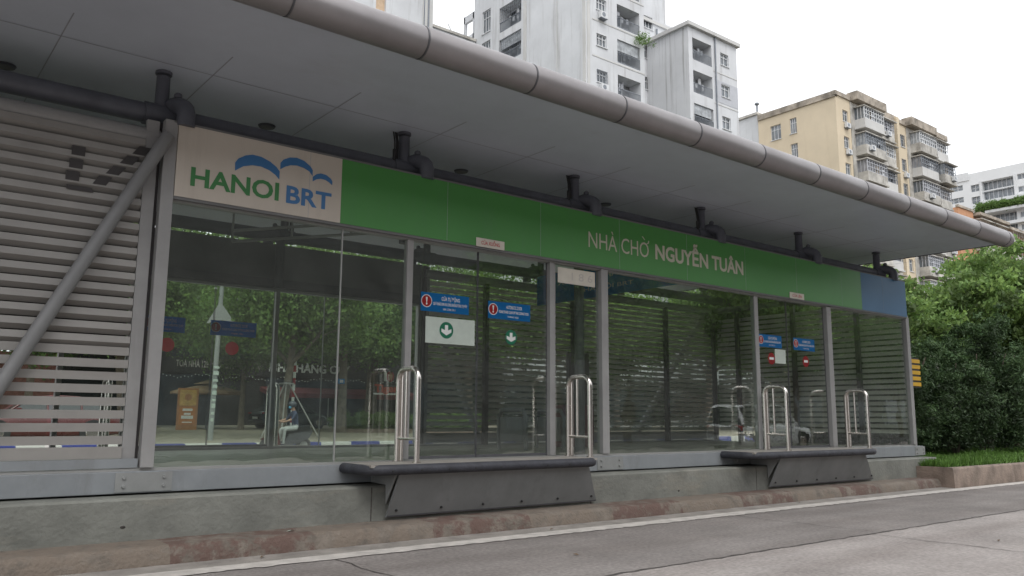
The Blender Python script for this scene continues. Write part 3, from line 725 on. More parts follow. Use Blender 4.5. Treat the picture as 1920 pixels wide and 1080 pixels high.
# interior
mb = MB()
for dz in (0, .16): mb.tube([(8.6-4.6, 3.4, 3.62+dz), (9.2-1.2, .4, 4.0+dz)], .022, 8)
for k in range(7):
    t_ = k/6; mb.tube([(4.0+4.0*t_, 3.4-3.0*t_, 3.62+.38*t_), (4.0+4.0*t_, 3.4-3.0*t_, 4.3)], .016, 6)
obj('cable_tray', mb, 'frame', sta)
mb = MB(); mb.box(10.08, 10.12, .35, 3.9, 3.30, 3.86); mb.mi(1)
text(mb, 'XE BUÝT NHANH BRT', 3.3, 3.62, 2.4, .09, 10.078, .01, plane='x'); text(mb, 'HÀ NỘI BRT', 2.6, 3.42, 1.2, .07, 10.078, .01, plane='x')
tag(obj('hanging_banner', mb, ['st_blue', 'white'], None, off=(10.1, 2.1, 3.3)), 'dark blue banner with white writing hung under the ceiling inside the station', 'banner')
# ticket gates and kiosk inside
def gate(X, Y, label):
    t = thing('ticket_gate', label, 'ticket gate', (X, Y, DS-.03), group='ticket gates inside the station')
    obj('arch', MB().tube([(X, Y-.35, DS-.03), (X, Y-.35, 1.2), (X, Y-.27, 1.31), (X, Y+.27, 1.31), (X, Y+.35, 1.2), (X, Y+.35, DS-.03)], .035, 10), 'signback', t)
    obj('side_panel', MB().box(X-.02, X+.02, Y-.30, Y+.30, .80, 1.2), 'signback', t, bevel=.01)
    obj('arm', MB().tube([(X+.04, Y, 1.05), (X+.45, Y, 1.03)], .018, 8), 'steel', t)
gate(8.45, 2.6, 'grey ticket gate behind the left sliding door'); gate(9.35, 2.7, 'grey ticket gate beside the red cabinet')
t = thing('fare_kiosk', 'dark red fare cabinet standing inside behind the sliding doors', 'kiosk', (10.2, 3.0, DS-.03))
obj('body', MB().box(9.9, 10.5, 2.8, 3.2, DS-.029, 1.42), mat('kiosk_red', (.11, .02, .03), .45), t, bevel=.02)
obj('screen_panel', MB().box(9.95, 10.45, 2.86, 2.95, 1.421, 2.35), mat('kiosk_dark', (.05, .035, .04), .4), t, bevel=.02)
# ---------------------------------------------------------------- the sign band
def signband(name, label, fn, cat='sign', front=True):
    P0 = fn((9.3, -.1, 3.234)); t = thing(name, label, cat, P0, group=None)
    obj('sign_frame', MB().box(2.13, 16.44, -.065, .02, SB-.012, ST+.012).box(2.15, 16.42, -.1, -.066, ST+.001, ST+.022).box(2.13, 16.42, -.095, -.066, SB-.03, SB-.001).xf(fn), 'signback', t)
    q = [obj('cream_panel', MB().box(2.195, 3.918, -.1, -.0655, SB, ST).xf(fn), 'cream', t),
         obj('green_panel', MB().box(3.92, 14.698, -.1, -.0655, SB, ST).xf(fn), 'green', t),
         obj('blue_panel', MB().box(14.70, 16.42, -.1, -.0655, SB, ST).xf(fn), 'blue', t)]
    m = MB()
    for X in (3.55, 5.3, 6.75, 8.2, 9.65, 11.1, 12.55, 14.0, 15.5): m.box(X-.002, X+.002, -.1008, -.1003, SB+.002, ST-.002)
    obj('panel_seam', m.xf(fn), 'joint', t)
    y = -.1035
    def T(args, m_, nm='lettering', pr=None):
        mb = MB()
        for a in args: text(mb, a[0], a[1], a[2], a[3], a[4], y, a[5])
        o_ = obj(nm, mb.xf(fn), m_, t); return o_
    T([('HANOI', 2.335, 3.356, .885, .188, .028)], 'lgreen'); T([('BRT', 3.30, 3.352, .505, .186, .028)], 'lblue')
    T([('NHÀ CHO', 7.60, 3.472, 1.20, .215, 0)], 'lcream')
    mb = MB().prism([(8.66, 3.77), (8.685, 3.77), (8.73, 3.725), (8.713, 3.725)], 'y', y, y+.003); mb.tube([(8.765, y, 3.675), (8.795, y, 3.69), (8.80, y, 3.72)], .009, 6); obj('lettering', mb.xf(fn), 'lcream', t); T([('NGUYỄN TUÂN', 8.94, 3.472, 2.10, .222, .03)], 'lcream')
    A1 = [(2.754, 3.669), (2.782, 3.716), (2.852, 3.763), (2.924, 3.787), (3.016, 3.783), (3.112, 3.751), (3.181, 3.708), (3.216, 3.668), (3.216, 3.583), (3.176, 3.622), (3.107, 3.66), (3.022, 3.681), (2.93, 3.677), (2.84, 3.649), (2.788, 3.611), (2.757, 3.587)]
    A2 = [(3.222, 3.763), (3.252, 3.803), (3.319, 3.839), (3.396, 3.852), (3.477, 3.835), (3.549, 3.791), (3.579, 3.753), (3.579, 3.69), (3.542, 3.732), (3.48, 3.758), (3.401, 3.769), (3.332, 3.758), (3.276, 3.732), (3.222, 3.693)]
    A3 = [(3.582, 3.681), (3.623, 3.718), (3.673, 3.736), (3.735, 3.73), (3.788, 3.701), (3.81, 3.671), (3.807, 3.631), (3.769, 3.658), (3.727, 3.675), (3.676, 3.678), (3.626, 3.662), (3.583, 3.632)]
    mb = MB()
    for A in (A1, A2, A3): mb.prism(A, 'y', -.1035, -.1002)
    obj('emblem', mb.xf(fn), 'lblue', t)
    return t
signband('station_sign', 'long sign band over the glass, cream, green and blue, with the stop name', lambda v: v)
signband('station_sign', 'dark back of the rear sign band seen through the left panes', inv)
def plate(x0, x1, z0, z1, s_, label):
    mb = MB().box(x0, x1, -.112, -.1045, z0, z1).mi(1); W_ = x1-x0
    text(mb, s_, x0+W_*.17, z0+(z1-z0)*.28, W_*.66, (z1-z0)*.42, -.1135, .02)
    single('door_plate', mb, ['plateboard', 'redtext'], label, 'sign', ((x0+x1)/2, -.11, z0))
plate(5.72, 6.15, 3.228, 3.335, 'CỬA XUỐNG', 'small white plate with red words CỬA XUỐNG over the left sliding doors')
plate(12.31, 12.74, 3.228, 3.33, 'CỬA LÊN', 'small white plate with red words CỬA LÊN over the right sliding doors')
plate_r = MB().box(5.72, 6.15, -.112, -.1045, 3.0, 3.1)

# ---------------------------------------------------------------- boarding platforms
def dock(xb0, xb1, xf0, xf1, label):
    t = thing('boarding_ledge', label, 'boarding ledge', ((xb0+xb1)/2, -.35, .13), group='boarding ledges under the sliding doors')
    Y = -.665
    obj('deck', MB().box(xb0+.03, xb1-.03, -.66, -.087, DS-.028, DS), 'deck', t)
    pts = [(xb0+.02, -.10, DS-.052), (xb0+.03, -.45, DS-.052), (xb0+.06, Y+.06, DS-.052), (xb0+.14, Y, DS-.052)]
    pts += [(xb0+.3+(xb1-xb0-.6)*k/8, Y, DS-.052) for k in range(9)]
    pts += [(xb1-.14, Y, DS-.052), (xb1-.06, Y+.06, DS-.052), (xb1-.03, -.45, DS-.052), (xb1-.02, -.10, DS-.052)]
    bp = obj('rubber_bumper', MB().tube(pts, .053, 14), 'rubber', t)
    m = MB(); k = xb0+.25
    while k < xb1-.2:
        m.tube([(k, Y-.051, DS-.06), (k, Y-.058, DS-.06)], [.012, .010], 8); k += .34
    q = obj('bolt', m, 'black', t); q.parent = bp
    # wedge shaped steel box: the face leans outward to the top
    bl, br_, tl, tr = (xf0[0], -.42, .165), (xf1[0], -.42, .165), (xf0[1], -.62, .605), (xf1[1], -.62, .605)
    obj('face_plate', MB().add([bl, br_, tr, tl, (bl[0], -.40, .165), (br_[0], -.40, .165), (tr[0], -.60, .605), (tl[0], -.60, .605)],
        [(0,1,2,3), (4,7,6,5), (0,4,5,1), (1,5,6,2), (2,6,7,3), (3,7,4,0)]), 'plate', t)
    for X in (bl[0]+.004, tr[0]-.03):
        obj('gusset', MB().prism([(-.40, .30), (-.60, .60), (-.60, .655), (-.087, .655), (-.087, .50), (-.39, .49)], 'x', X, X+.012), 'gusset', t)
    obj('under_plate', MB().box(tl[0]-.2, tr[0]-.01, -.615, -.087, .606, .655), 'plate', t)
    m = MB(); n_ = 6
    for i in range(n_):
        X = bl[0]+.10+(br_[0]-bl[0]-.22)*i/(n_-1); m.tube([(X, -.452, .235), (X, -.468, .232)], [.014, .011], 8)
    obj('bolt', m, 'black', t)
    m = MB().add([(bl[0]+.01, -.4255, .168), (br_[0]-.01, -.4255, .168), (br_[0]-.01, -.430, .183), (bl[0]+.01, -.430, .183)], [(0,1,2,3)])
    obj('trim_strip', m, 'dark', t)
dock(4.05, 7.21, (4.40, 4.43), (7.39, 7.08), 'dark plated boarding ledge with rubber bumper under the left sliding doors')
dock(10.33, 13.86, (11.05, 11.07), (14.12, 13.55), 'dark plated boarding ledge with rubber bumper under the right sliding doors')
for fnX in ((3.4, 'rear'), (-3.2, 'rear2')):
    pass
def handrail(name='handrail'):
    t = thing(name, 'x', 'handrail', local=True, group='stainless steel handrails beside the doors')
    top = .99; rr = .12
    arc = lambda cy, cz, a0, a1: [(0, cy+rr*math.cos(a), cz+rr*math.sin(a)) for a in [a0+(a1-a0)*i/6 for i in range(7)]]
    L = .40
    obj('frame', MB().tube([(0, -L, 0)] + [(0, -L, top-rr)] + arc(-L+rr, top-rr, PI, PI/2) + arc(-rr, top-rr, PI/2, 0) + [(0, 0, 0)], .031, 14), 'steel', t)
    obj('lower_bar', MB().tube([(0, -L, .245), (0, 0, .245)], .017, 10), 'steel', t)
    obj('baluster', MB().tube([(0, -L*.42, .245), (0, -L*.42, top)], .017, 10), 'steel', t)
    obj('baluster', MB().tube([(.035, -.03, 0), (.035, -.03, top-.05)], .02, 10), 'steel', t)
    obj('foot_ring', MB().tube([(0, -L, 0), (0, -L, .012)], .048, 14), 'steel', t)
    obj('foot_ring', MB().tube([(0, 0, 0), (0, 0, .012)], .048, 14), 'steel', t)
    return t
H0 = handrail()
rails = [(4.69, 'stainless handrail at the left end of the left boarding ledge'), (7.20, 'stainless handrail at the right end of the left boarding ledge'),
         (11.44, 'stainless handrail at the left end of the right boarding ledge'), (13.88, 'stainless handrail at the right end of the right boarding ledge')]
H0.location = (4.69, -.12, DS); H0['label'] = rails[0][1]
for X, lb in rails[1:]: dup(H0, (X, -.12, DS), 0, lb)
rl = ['rear handrail seen through the left pane beside the thin mullion', 'rear handrail behind the left post, left of the other rear one',
      'rear handrail behind the left louvre screen', 'rear handrail farthest left behind the louvre screen']
for (X, _), lb in zip(rails, rl): dup(H0, (10.1-X, 4.87, DS), PI, lb)
# the rear ledges that carry the rear rails
for (a, b, lb) in ((10.1-7.21, 10.1-4.05, 'rear boarding ledge behind the left panes'), (10.1-13.86, 10.1-10.33, 'rear boarding ledge behind the louvre screen')):
    t = thing('boarding_ledge', lb, 'boarding ledge', ((a+b)/2, 5.1, .13), group='boarding ledges under the sliding doors')
    obj('deck', MB().box(a, b, 4.84, 5.41, DS-.028, DS), 'deck', t)
    obj('rubber_bumper', MB().tube([(a, 5.42, DS-.052), (b, 5.42, DS-.052)], .053, 14), 'rubber', t)
    obj('face_plate', MB().box(a+.1, b-.1, 5.30, 5.34, .178, .62), 'plate', t)
# yellow and black reflectors at the end of the station
t = thing('reflector_board', 'five stacked yellow reflectors on the end post of the shelter', 'reflector', (16.9, .05, 1.85))
obj('back_board', MB().box(16.62, 16.98, .0, .02, 1.84, 2.44), 'black', t)
for k in range(5): obj('reflector', MB().box(16.66, 17.0, -.014, -.001, 1.87+k*.116, 1.945+k*.116), 'yellow', t)
obj('bracket', MB().box(16.50, 16.62, .002, .018, 2.1, 2.16), 'dark', t)
obj('end_post', MB().box(16.52, 16.585, -.05, .04, .52, SB), 'post', sta, bevel=.004)

# ================================================================= FAR STREET
def gp(X, Y, dz=0): return (X, Y, gz(Y)+dz)
# utility pole with pasted notices and a white plate
P = gp(10.4, 22.7)
t = thing('utility_pole', 'grey utility pole with pasted notices and a white plate near its top', 'pole', P)
obj('pole', MB().tube([(P[0], P[1], P[2]-.1), (P[0]+.12, P[1], 7.6)], [.10, .075], 12), mat('pole_concrete', (.30, .31, .30), .8, var=.1), t)
m = MB()
for k in range(9):
    z = 1.0+k*.24; m.box(P[0]-.06, P[0]+.05+.012*k, P[1]-.115, P[1]-.105, z, z+random.uniform(.08, .2))
obj('pasted_notice', m, 'paper', t)
m = MB().add([(P[0]-.55, P[1]-.16, 4.62), (P[0]+.08, P[1]-.16, 5.35), (P[0]+.62, P[1]-.16, 4.6), (P[0]+.1, P[1]-.16, 4.75), (P[0]-.2, P[1]-.16, 4.5)], [(0,1,2,3,4)])
obj('plate', MB().prism([(P[0]-.45, 4.55), (P[0]-.02, 5.35), (P[0]+.10, 5.3), (P[0]+.60, 4.65), (P[0]+.1, 4.72)], 'y', P[1]-.16, P[1]-.15), 'frame', t)
# red and white pole
P = gp(15.3, 26.8)
t = thing('striped_pole', 'thin red and white striped pole behind the motorcyclist', 'pole', P)
n_ = 12; Hh = 3.35
for k in range(n_):
    a, b = k/n_, (k+1)/n_
    q = obj('band', MB().tube([(P[0]+.06*a, P[1], P[2]+Hh*a), (P[0]+.06*b, P[1], P[2]+Hh*b)], .06, 10), 'st_red' if k % 2 == 0 else 'white', t)
    q['label'] = 'red band' if k % 2 == 0 else 'white band'
# stakes round the leaning tree
t = thing('tree_stakes', 'four pale stakes propping the leaning street tree', 'tree stakes', gp(13.7, 23.8))
for (dx, dy) in ((-1.2, -.6), (-.6, -1.1), (1.1, -.9), (.5, .9)):
    obj('stake', MB().tube([(13.7+dx, 23.8+dy, gz(23)), (13.7+dx*.06, 23.8+dy*.06, 2.55)], .026, 8), 'slat', t)
obj('tie', MB().tube([(13.5, 23.55, 2.5), (13.9, 23.55, 2.5), (13.9, 24.0, 2.5), (13.5, 24.0, 2.5), (13.5, 23.55, 2.5)], .03, 8), 'slat', t)
# poster stand
orange = mat('poster_orange', (.38, .17, .06), .5, var=.1, scale=3); yel = mat('poster_yellow', (.55, .33, .09), .5, var=.15, scale=4)
P = gp(13.65, 36.0)
t = thing('poster_stand', 'upright orange poster stand with two framed panels', 'poster', P)
obj('frame', MB().box(P[0]-.52, P[0]+.52, P[1]-.03, P[1]+.03, P[2], 2.62), orange, t)
obj('upper_panel', MB().box(P[0]-.42, P[0]+.42, P[1]-.045, P[1]-.031, 1.72, 2.52).mi(1).disc((P[0], 2.15), .18, .18, P[1]-.047).mi(1), [yel, orange], t)
m = MB().box(P[0]-.42, P[0]+.42, P[1]-.045, P[1]-.031, .75, 1.66).mi(1)
for k, (w_, h_) in enumerate(((.5, .12), (.34, .1), (.6, .16), (.5, .05))): m.box(P[0]-w_/2, P[0]+w_/2, P[1]-.052, P[1]-.047, 1.45-k*.2, 1.45-k*.2+h_)
obj('lower_panel', m, [mat('poster_dark', (.50, .19, .05), .5), 'white'], t)
# umbrella
P = gp(15.3, 38.0)
t = thing('market_umbrella', 'tan market umbrella open in front of the restaurant', 'umbrella', P)
m = MB(); n_ = 8; cz = 2.98; top = (P[0], P[1], cz)
ring = [(P[0]+2.0*math.cos(2*PI*i/n_+.2), P[1]+2.0*math.sin(2*PI*i/n_+.2), 2.52) for i in range(n_)]
drop = [(v[0], v[1], 2.38) for v in ring]
m.add([top]+ring+drop, [(0, 1+i, 1+(i+1)%n_) for i in range(n_)] + [(1+i, 1+(i+1)%n_, 9+(i+1)%n_, 9+i) for i in range(n_)])
tan = mat('umbrella_tan', (.34, .22, .13), .8)
obj('canopy', m, tan, t)
obj('vent_cap', MB().add([(P[0], P[1], 3.16)]+[(P[0]+.8*math.cos(2*PI*i/8), P[1]+.8*math.sin(2*PI*i/8), 2.92) for i in range(8)], [(0, 1+i, 1+(i+1)%8) for i in range(8)]), tan, t)
obj('pole', MB().tube([(P[0], P[1], P[2]), (P[0], P[1], 2.97)], .03, 8), 'dark', t)
# restaurant
dk = mat('restaurant_dark', (.018, .016, .016), .7, var=.2, scale=1)
t = thing('restaurant', 'dark single storey restaurant front with pale lettering over its awning', 'restaurant', (20, 47, .5))
obj('wall', MB().box(9.5, 42, 46.4, 52, .4, 7.5), dk, t)
obj('fascia', MB().box(10, 36, 46.1, 46.38, 3.9, 6.2), mat('fascia_dark', (.022, .02, .022), .5), t)
m = MB(); text(m, 'TOÀ NHÀ 12E ĐƯỜNG LÊ VĂN LƯƠNG', 15.9, 4.30, 5.7, .42, 46.08, .015); obj('lettering', m, 'pinkgrey', t)
m = MB(); text(m, 'NHÀ HÀNG CÂY', 22.0, 4.22, 6.1, .60, 46.08, .035); obj('lettering', m, 'white', t)
obj('awning', MB().prism([(46.3, 3.2), (44.2, 2.75), (44.2, 2.45), (46.3, 2.9)], 'x', 21.5, 33), mat('awning_red', (.14, .02, .02), .7), t)
for X in (22, 25.6, 29.2, 32.8): obj('awning_post', MB().tube([(X, 44.3, .5), (X, 44.3, 2.6)], .04, 8), 'frame', t)
m = MB(); rnd = random.Random(9)
for k in range(90):
    X = 14+k*.22; m.ball((X, 45.9, 3.72+.10*math.sin(k*.5)+.05*math.sin(k*1.9)), .024, .024, .024, 6, 4)
lampm = bpy.data.materials.new('fairy_bulb'); lampm.use_nodes = True
lampm.node_tree.nodes['Principled BSDF'].inputs['Emission Color'].default_value = (1, .95, .85, 1); lampm.node_tree.nodes['Principled BSDF'].inputs['Emission Strength'].default_value = .35
obj('light_string', m, lampm, t)
for k in range(5):
    X = 6.5+k*1.9; obj('window', MB().box(X, X+1.3, 46.36, 46.395, 1.2, 2.7), mat('resto_glass%d' % k, (.04, .045, .05), .15), t)
# the red lettered sign hanging in the trees
t = thing('beer_sign', 'hanging red beer sign with a round emblem in the trees', 'sign', (23.0, 32, 2.4))
tg = mat('sign_frost', (.35, .36, .34), .5)
obj('board', MB().box(22.25, 23.75, 32.02, 32.06, 2.42, 2.50), 'white', t)
m = MB(); text(m, 'Tiger', 22.28, 2.56, 1.5, .42, 32.0, .04); obj('lettering', m, mat('beer_red', (.50, .08, .04), .5), t)
obj('emblem', MB().disc((23.25, 3.42), .24, .30, 31.99).mi(1).disc((23.25, 3.42), .15, .2, 31.98).mi(2).box(22.85, 23.02, 31.99, 32.0, 3.15, 3.7), ['st_red', orange, 'white'], t)
obj('post', MB().tube([(23.0, 32.1, gz(32)), (23.0, 32.1, 3.8)], .04, 8).tube([(22.3, 32.1, 2.9), (23.7, 32.1, 2.9)], .03, 8), 'dark', t)
single('number_plate', text(MB().box(19.15, 19.5, 30.1, 30.12, 2.85, 3.10).mi(1), '88', 19.23, 2.9, .19, .15, 30.09, .02), ['st_blue', 'white'], 'small blue number plate fixed to the thick straight tree', 'sign', (19.3, 30.1, 2.85))
# hedge
t = thing('clipped_hedge', 'long clipped green hedge in a low planter beside the thick tree', 'hedge', (22.5, 29.5, .4))
P = []
for k in range(8): P.append(leaves(90, 55, (19.9+k*.85, 31.0-k*.5, .98), (.62, .55, .42), .09, .10, 300+k, (.7, 1.3), shell=.6))
leafobj('foliage', P, 'leafA', t).location = (-22.5, -29.5, -.4)
obj('planter', MB().add([(19.3,30.9,.3),(26.3,26.8,.3),(26.8,27.6,.3),(19.8,31.7,.3),(19.3,30.9,.6),(26.3,26.8,.6),(26.8,27.6,.6),(19.8,31.7,.6)], [(0,1,5,4),(1,2,6,5),(2,3,7,6),(3,0,4,7),(4,5,6,7)]), 'kerb_plain', t)
t = thing('boundary_hedge', 'long tall dark hedge running along the far pavement behind the rear louvre screen', 'hedge', (60, 33.5, .4))
P = [leaves(110, 50, (29+k*2.6, 33.5+(k%2)*.5, 2.6+.4*math.sin(k*1.7)), (1.7, .9, 2.3+.4*math.sin(k*1.7)), .19, .25, 700+k, (.4, 1.3), shell=.4) for k in range(32)]
leafobj('foliage', P, 'leafC', t).location = (-60, -33.5, -.4)
# a street lamp bracket by the hedge
t = thing('street_lamp', 'slim grey lamp post with a short arm beside the hedge', 'street lamp', gp(18.6, 29.2))
obj('post', MB().tube([(18.6, 29.2, .3), (18.6, 29.2, 5.6)], .05, 8), 'frame', t)
obj('arm', MB().tube([(18.6, 29.2, 5.55), (20.1, 28.9, 5.65)], .03, 8), 'frame', t)
obj('lamp_head', MB().box(19.9, 20.3, 28.8, 29.0, 5.58, 5.68), 'white', t)
# low shop building with pink wall behind the left louvres
t = thing('shop_building', 'low reddish brick shop front behind the left louvre screen', 'building', (0, 46, .5))
obj('wall', MB().box(-14, 9.0, 44, 50, .4, 4.6), mat('brick_pink', (.16, .07, .055), .8, var=.25, scale=4), t)
for k in range(5):
    X = -10+k*3.4; w1 = obj('window', MB().box(X, X+1.7, 43.93, 43.99, 1.2, 3.0), 'black', t)
obj('awning', MB().prism([(44, 3.6), (42.6, 3.2), (42.6, 3.1), (44, 3.5)], 'x', -13, 6), 'signback', t)

# ---------------------------------------------------------------- cars
def car(name, label, paint, L, H, Wd, kind, glassm, group=None):
    """x forward, built round the origin; lofted body with wheels, lamps and glass"""
    t = thing(name, label, 'car', local=True, group=group)
    hw = Wd/2; gr = .18
    if kind == 'suv':
        prof = [(-.5, .42, .95, .86), (-.485, .30, 1.02, .95), (-.40, .24, 1.05, 1.0), (-.2, .22, 1.04, 1.0), (.1, .22, 1.03, 1.0), (.27, .22, 1.03, 1.0), (.40, .24, .96, .98), (.475, .30, .84, .90), (.5, .38, .68, .78)]
        cab = [(-.475, .90), (-.44, .80), (-.35, .74), (0, .73), (.14, .74), (.22, .80), (.30, .86)]
        ch = [1.04, 1.5, 1.0, 1.0, 1.0, .96, 1.0]
        top = [(-.49, 1.04), (-.455, H-.10), (-.40, H-.02), (-.15, H), (.08, H-.02), (.16, H-.10), (.29, 1.04)]
    else:
        prof = [(-.5, .40, .82, .80), (-.48, .28, .95, .90), (-.38, .22, .98, .98), (-.15, .2, .93, 1.0), (.15, .2, .92, 1.0), (.28, .2, .90, 1.0), (.40, .22, .82, .96), (.475, .28, .70, .86), (.5, .36, .58, .74)]
        top = [(-.42, .96), (-.30, H-.14), (-.20, H-.03), (-.05, H), (.06, H-.04), (.14, H-.16), (.27, .90)]
    vs = []; n = 12
    for (fx, zb, zt, ws) in prof:
        w_ = hw*ws; x_ = fx*L
        ring = [(-w_*.86, zb), (w_*.86, zb), (w_*.97, zb+.10), (w_, zb+.28), (w_*.98, zt-.16), (w_*.93, zt-.04), (w_*.80, zt), (-w_*.80, zt), (-w_*.93, zt-.04), (-w_*.98, zt-.16), (-w_, zb+.28), (-w_*.97, zb+.10)]
        vs += [(x_, a, b) for a, b in ring]
    k = len(prof)
    fs = [(i*n+j, i*n+(j+1)%n, (i+1)*n+(j+1)%n, (i+1)*n+j) for i in range(k-1) for j in range(n)] + [tuple(range(n)), tuple(range((k-1)*n, k*n))]
    obj('body', MB().add(vs, fs, True), paint, t)
    # cabin: glass sides with painted roof and pillars
    def cabin(shr, inset, z_add):
        V2 = []
        for (fx, z_) in top:
            a = hw*.90 if z_ < 1.1 else hw*(.90 - .20*(z_-1.0)/(H-1.0))
            V2.append((fx*L, a-inset, z_+z_add)); V2.append((fx*L, -a+inset, z_+z_add))
        return V2
    V2 = cabin(0, .0, 0); m_ = len(top)
    base = [(v[0], v[1]*1.0, .9) for v in V2]
    tri = [(2*i, 2*i+2, 2*i+3, 2*i+1) for i in range(m_-1)]
    sides = [tuple(2*i for i in range(m_)), tuple(2*i+1 for i in reversed(range(m_)))]
    obj('cabin_glass', MB().add(V2, [tri[0], tri[-1], tri[1], tri[-2]] + sides, False), glassm, t)
    rf = MB().add([(v[0], v[1]*1.01, v[2]+.012) for v in V2], tri[2:-2] if kind == 'sedan' else tri[1:-2], True)
    rf2 = []
    for i in range(m_-1):
        for s_ in (0, 1):
            a, b = Vector(V2[2*i+s_]), Vector(V2[2*(i+1)+s_]); rf.tube([a, b], .035, 6)
    for fx in ((-.22, .0) if kind == 'sedan' else (-.28, -.08, .08)):
        for s_ in (1, -1):
            rf.tube([(fx*L, s_*hw*.90, .93), (fx*L+.03, s_*hw*.72, H-.05)], .035, 6)
    obj('roof', rf, paint, t)
    for fx in (-.30, .31):
        for s_ in (1, -1):
            cx = fx*L; rw = .33 if kind == 'sedan' else .36; y0 = s_*(hw-.20); y1 = s_*(hw+.005)
            wl = obj('wheel', MB().tube([(cx, y0, rw), (cx, y0+s_*.02, rw), (cx, y1-s_*.02, rw), (cx, y1, rw)], [rw-.03, rw, rw, rw-.03], 22), 'black', t)
            m3 = MB().tube([(cx, y1, rw), (cx, y1+s_*.012, rw)], [rw*.66, rw*.6], 16)
            q = obj('rim', m3, 'steel', t); q.parent = wl
            m3 = MB().tube([(cx, y1-s_*.015, rw+.01), (cx, y1+s_*.002, rw+.01)], [rw+.07, rw+.06], 22)
            obj('wheel_arch', m3, 'black', t)
    zl = prof[-2][2]-.14
    for s_ in (1, -1):
        obj('headlight', MB().box(L*.44, L*.492, s_*hw*.50-.02, s_*hw*.80+.02, zl-.02, zl+.10), 'white', t, bevel=.02)
        obj('tail_light', MB().box(-L*.499, -L*.455, s_*hw*.60-.02, s_*hw*.86+.03, .82, 1.0 if kind == 'suv' else .92), 'st_red', t, bevel=.02)
        obj('door_handle', MB().box(-.05*L, -.01*L, s_*hw*.985-.01, s_*hw*.985+.02, .82, .85), paint, t)
        obj('side_mirror', MB().box(.17*L, .205*L, s_*(hw+.02)-.08, s_*(hw+.02)+.08, .98, 1.10), paint, t, bevel=.02)
    obj('rear_bumper', MB().box(-L*.508, -L*.48, -hw*.8, hw*.8, .32, .46), 'dark', t, bevel=.02)
    obj('licence_plate', MB().box(-L*.512, -L*.505, -.24, .24, .55, .67), 'white', t)
    return t
cg = mat('car_glass', (.02, .025, .025), .08, spec=.9)
dgreen = mat('car_dark_green', (.045, .06, .05), .22, metal=.3, spec=.8, var=.03); silver = mat('car_white', (.80, .81, .81), .25, spec=.8, var=.03)
redp = mat('car_red', (.09, .014, .014), .25, spec=.8, var=.03)
c = car('parked_car', 'dark green sedan parked on the far pavement behind the motorcyclist', dgreen, 4.6, 1.47, 1.78, 'sedan', cg); c.location = gp(20.3, 38.4); c.rotation_euler = (0, 0, R(12))
c = car('parked_car', 'red car on the far side seen between the left louvres', redp, 4.4, 1.48, 1.75, 'sedan', cg); c.location = (4.9, 22.3, gz(22)); c.rotation_euler = (0, 0, PI)
c = car('passing_car', 'white estate car whose reflection shows in the wide panes', silver, 4.7, 1.76, 1.84, 'suv', cg); c.location = (27.7, -11.3, RZ); c.rotation_euler = (0, 0, 0)

# ---------------------------------------------------------------- motorcyclist
def skin(name, joints, edges, mats, parent, sub=1):
    me = bpy.data.meshes.new(name); me.from_pydata([j[0] for j in joints], edges, [])
    o = bpy.data.objects.new(name, me); C.objects.link(o)
    md = o.modifiers.new('skin', 'SKIN'); md.use_smooth_shade = True
    for i, j in enumerate(joints):
        sv = me.skin_vertices[0].data[i]; sv.radius = (j[1], j[1]*(j[2] if len(j) > 2 else 1)); sv.use_root = (i == 0)
    s_ = o.modifiers.new('sub', 'SUBSURF'); s_.levels = sub; s_.render_levels = sub
    dg = bpy.context.evaluated_depsgraph_get(); me2 = bpy.data.meshes.new_from_object(o.evaluated_get(dg))
    o.modifiers.clear(); o.data = me2
    for m in mats: me2.materials.append(m if not isinstance(m, str) else MT[m])
    me2.polygons.foreach_set('use_smooth', [True]*len(me2.polygons))
    if parent is not None: o.parent = parent
    return o
skinm = mat('skin_tone', (.42, .24, .16), .6); shirt = mat('navy_shirt', (.035, .045, .085), .85); jean = mat('pale_trousers', (.42, .43, .42), .85)
helm = mat('helmet_grey', (.07, .075, .09), .35); maskm = mat('face_mask_blue', (.12, .42, .62), .8)
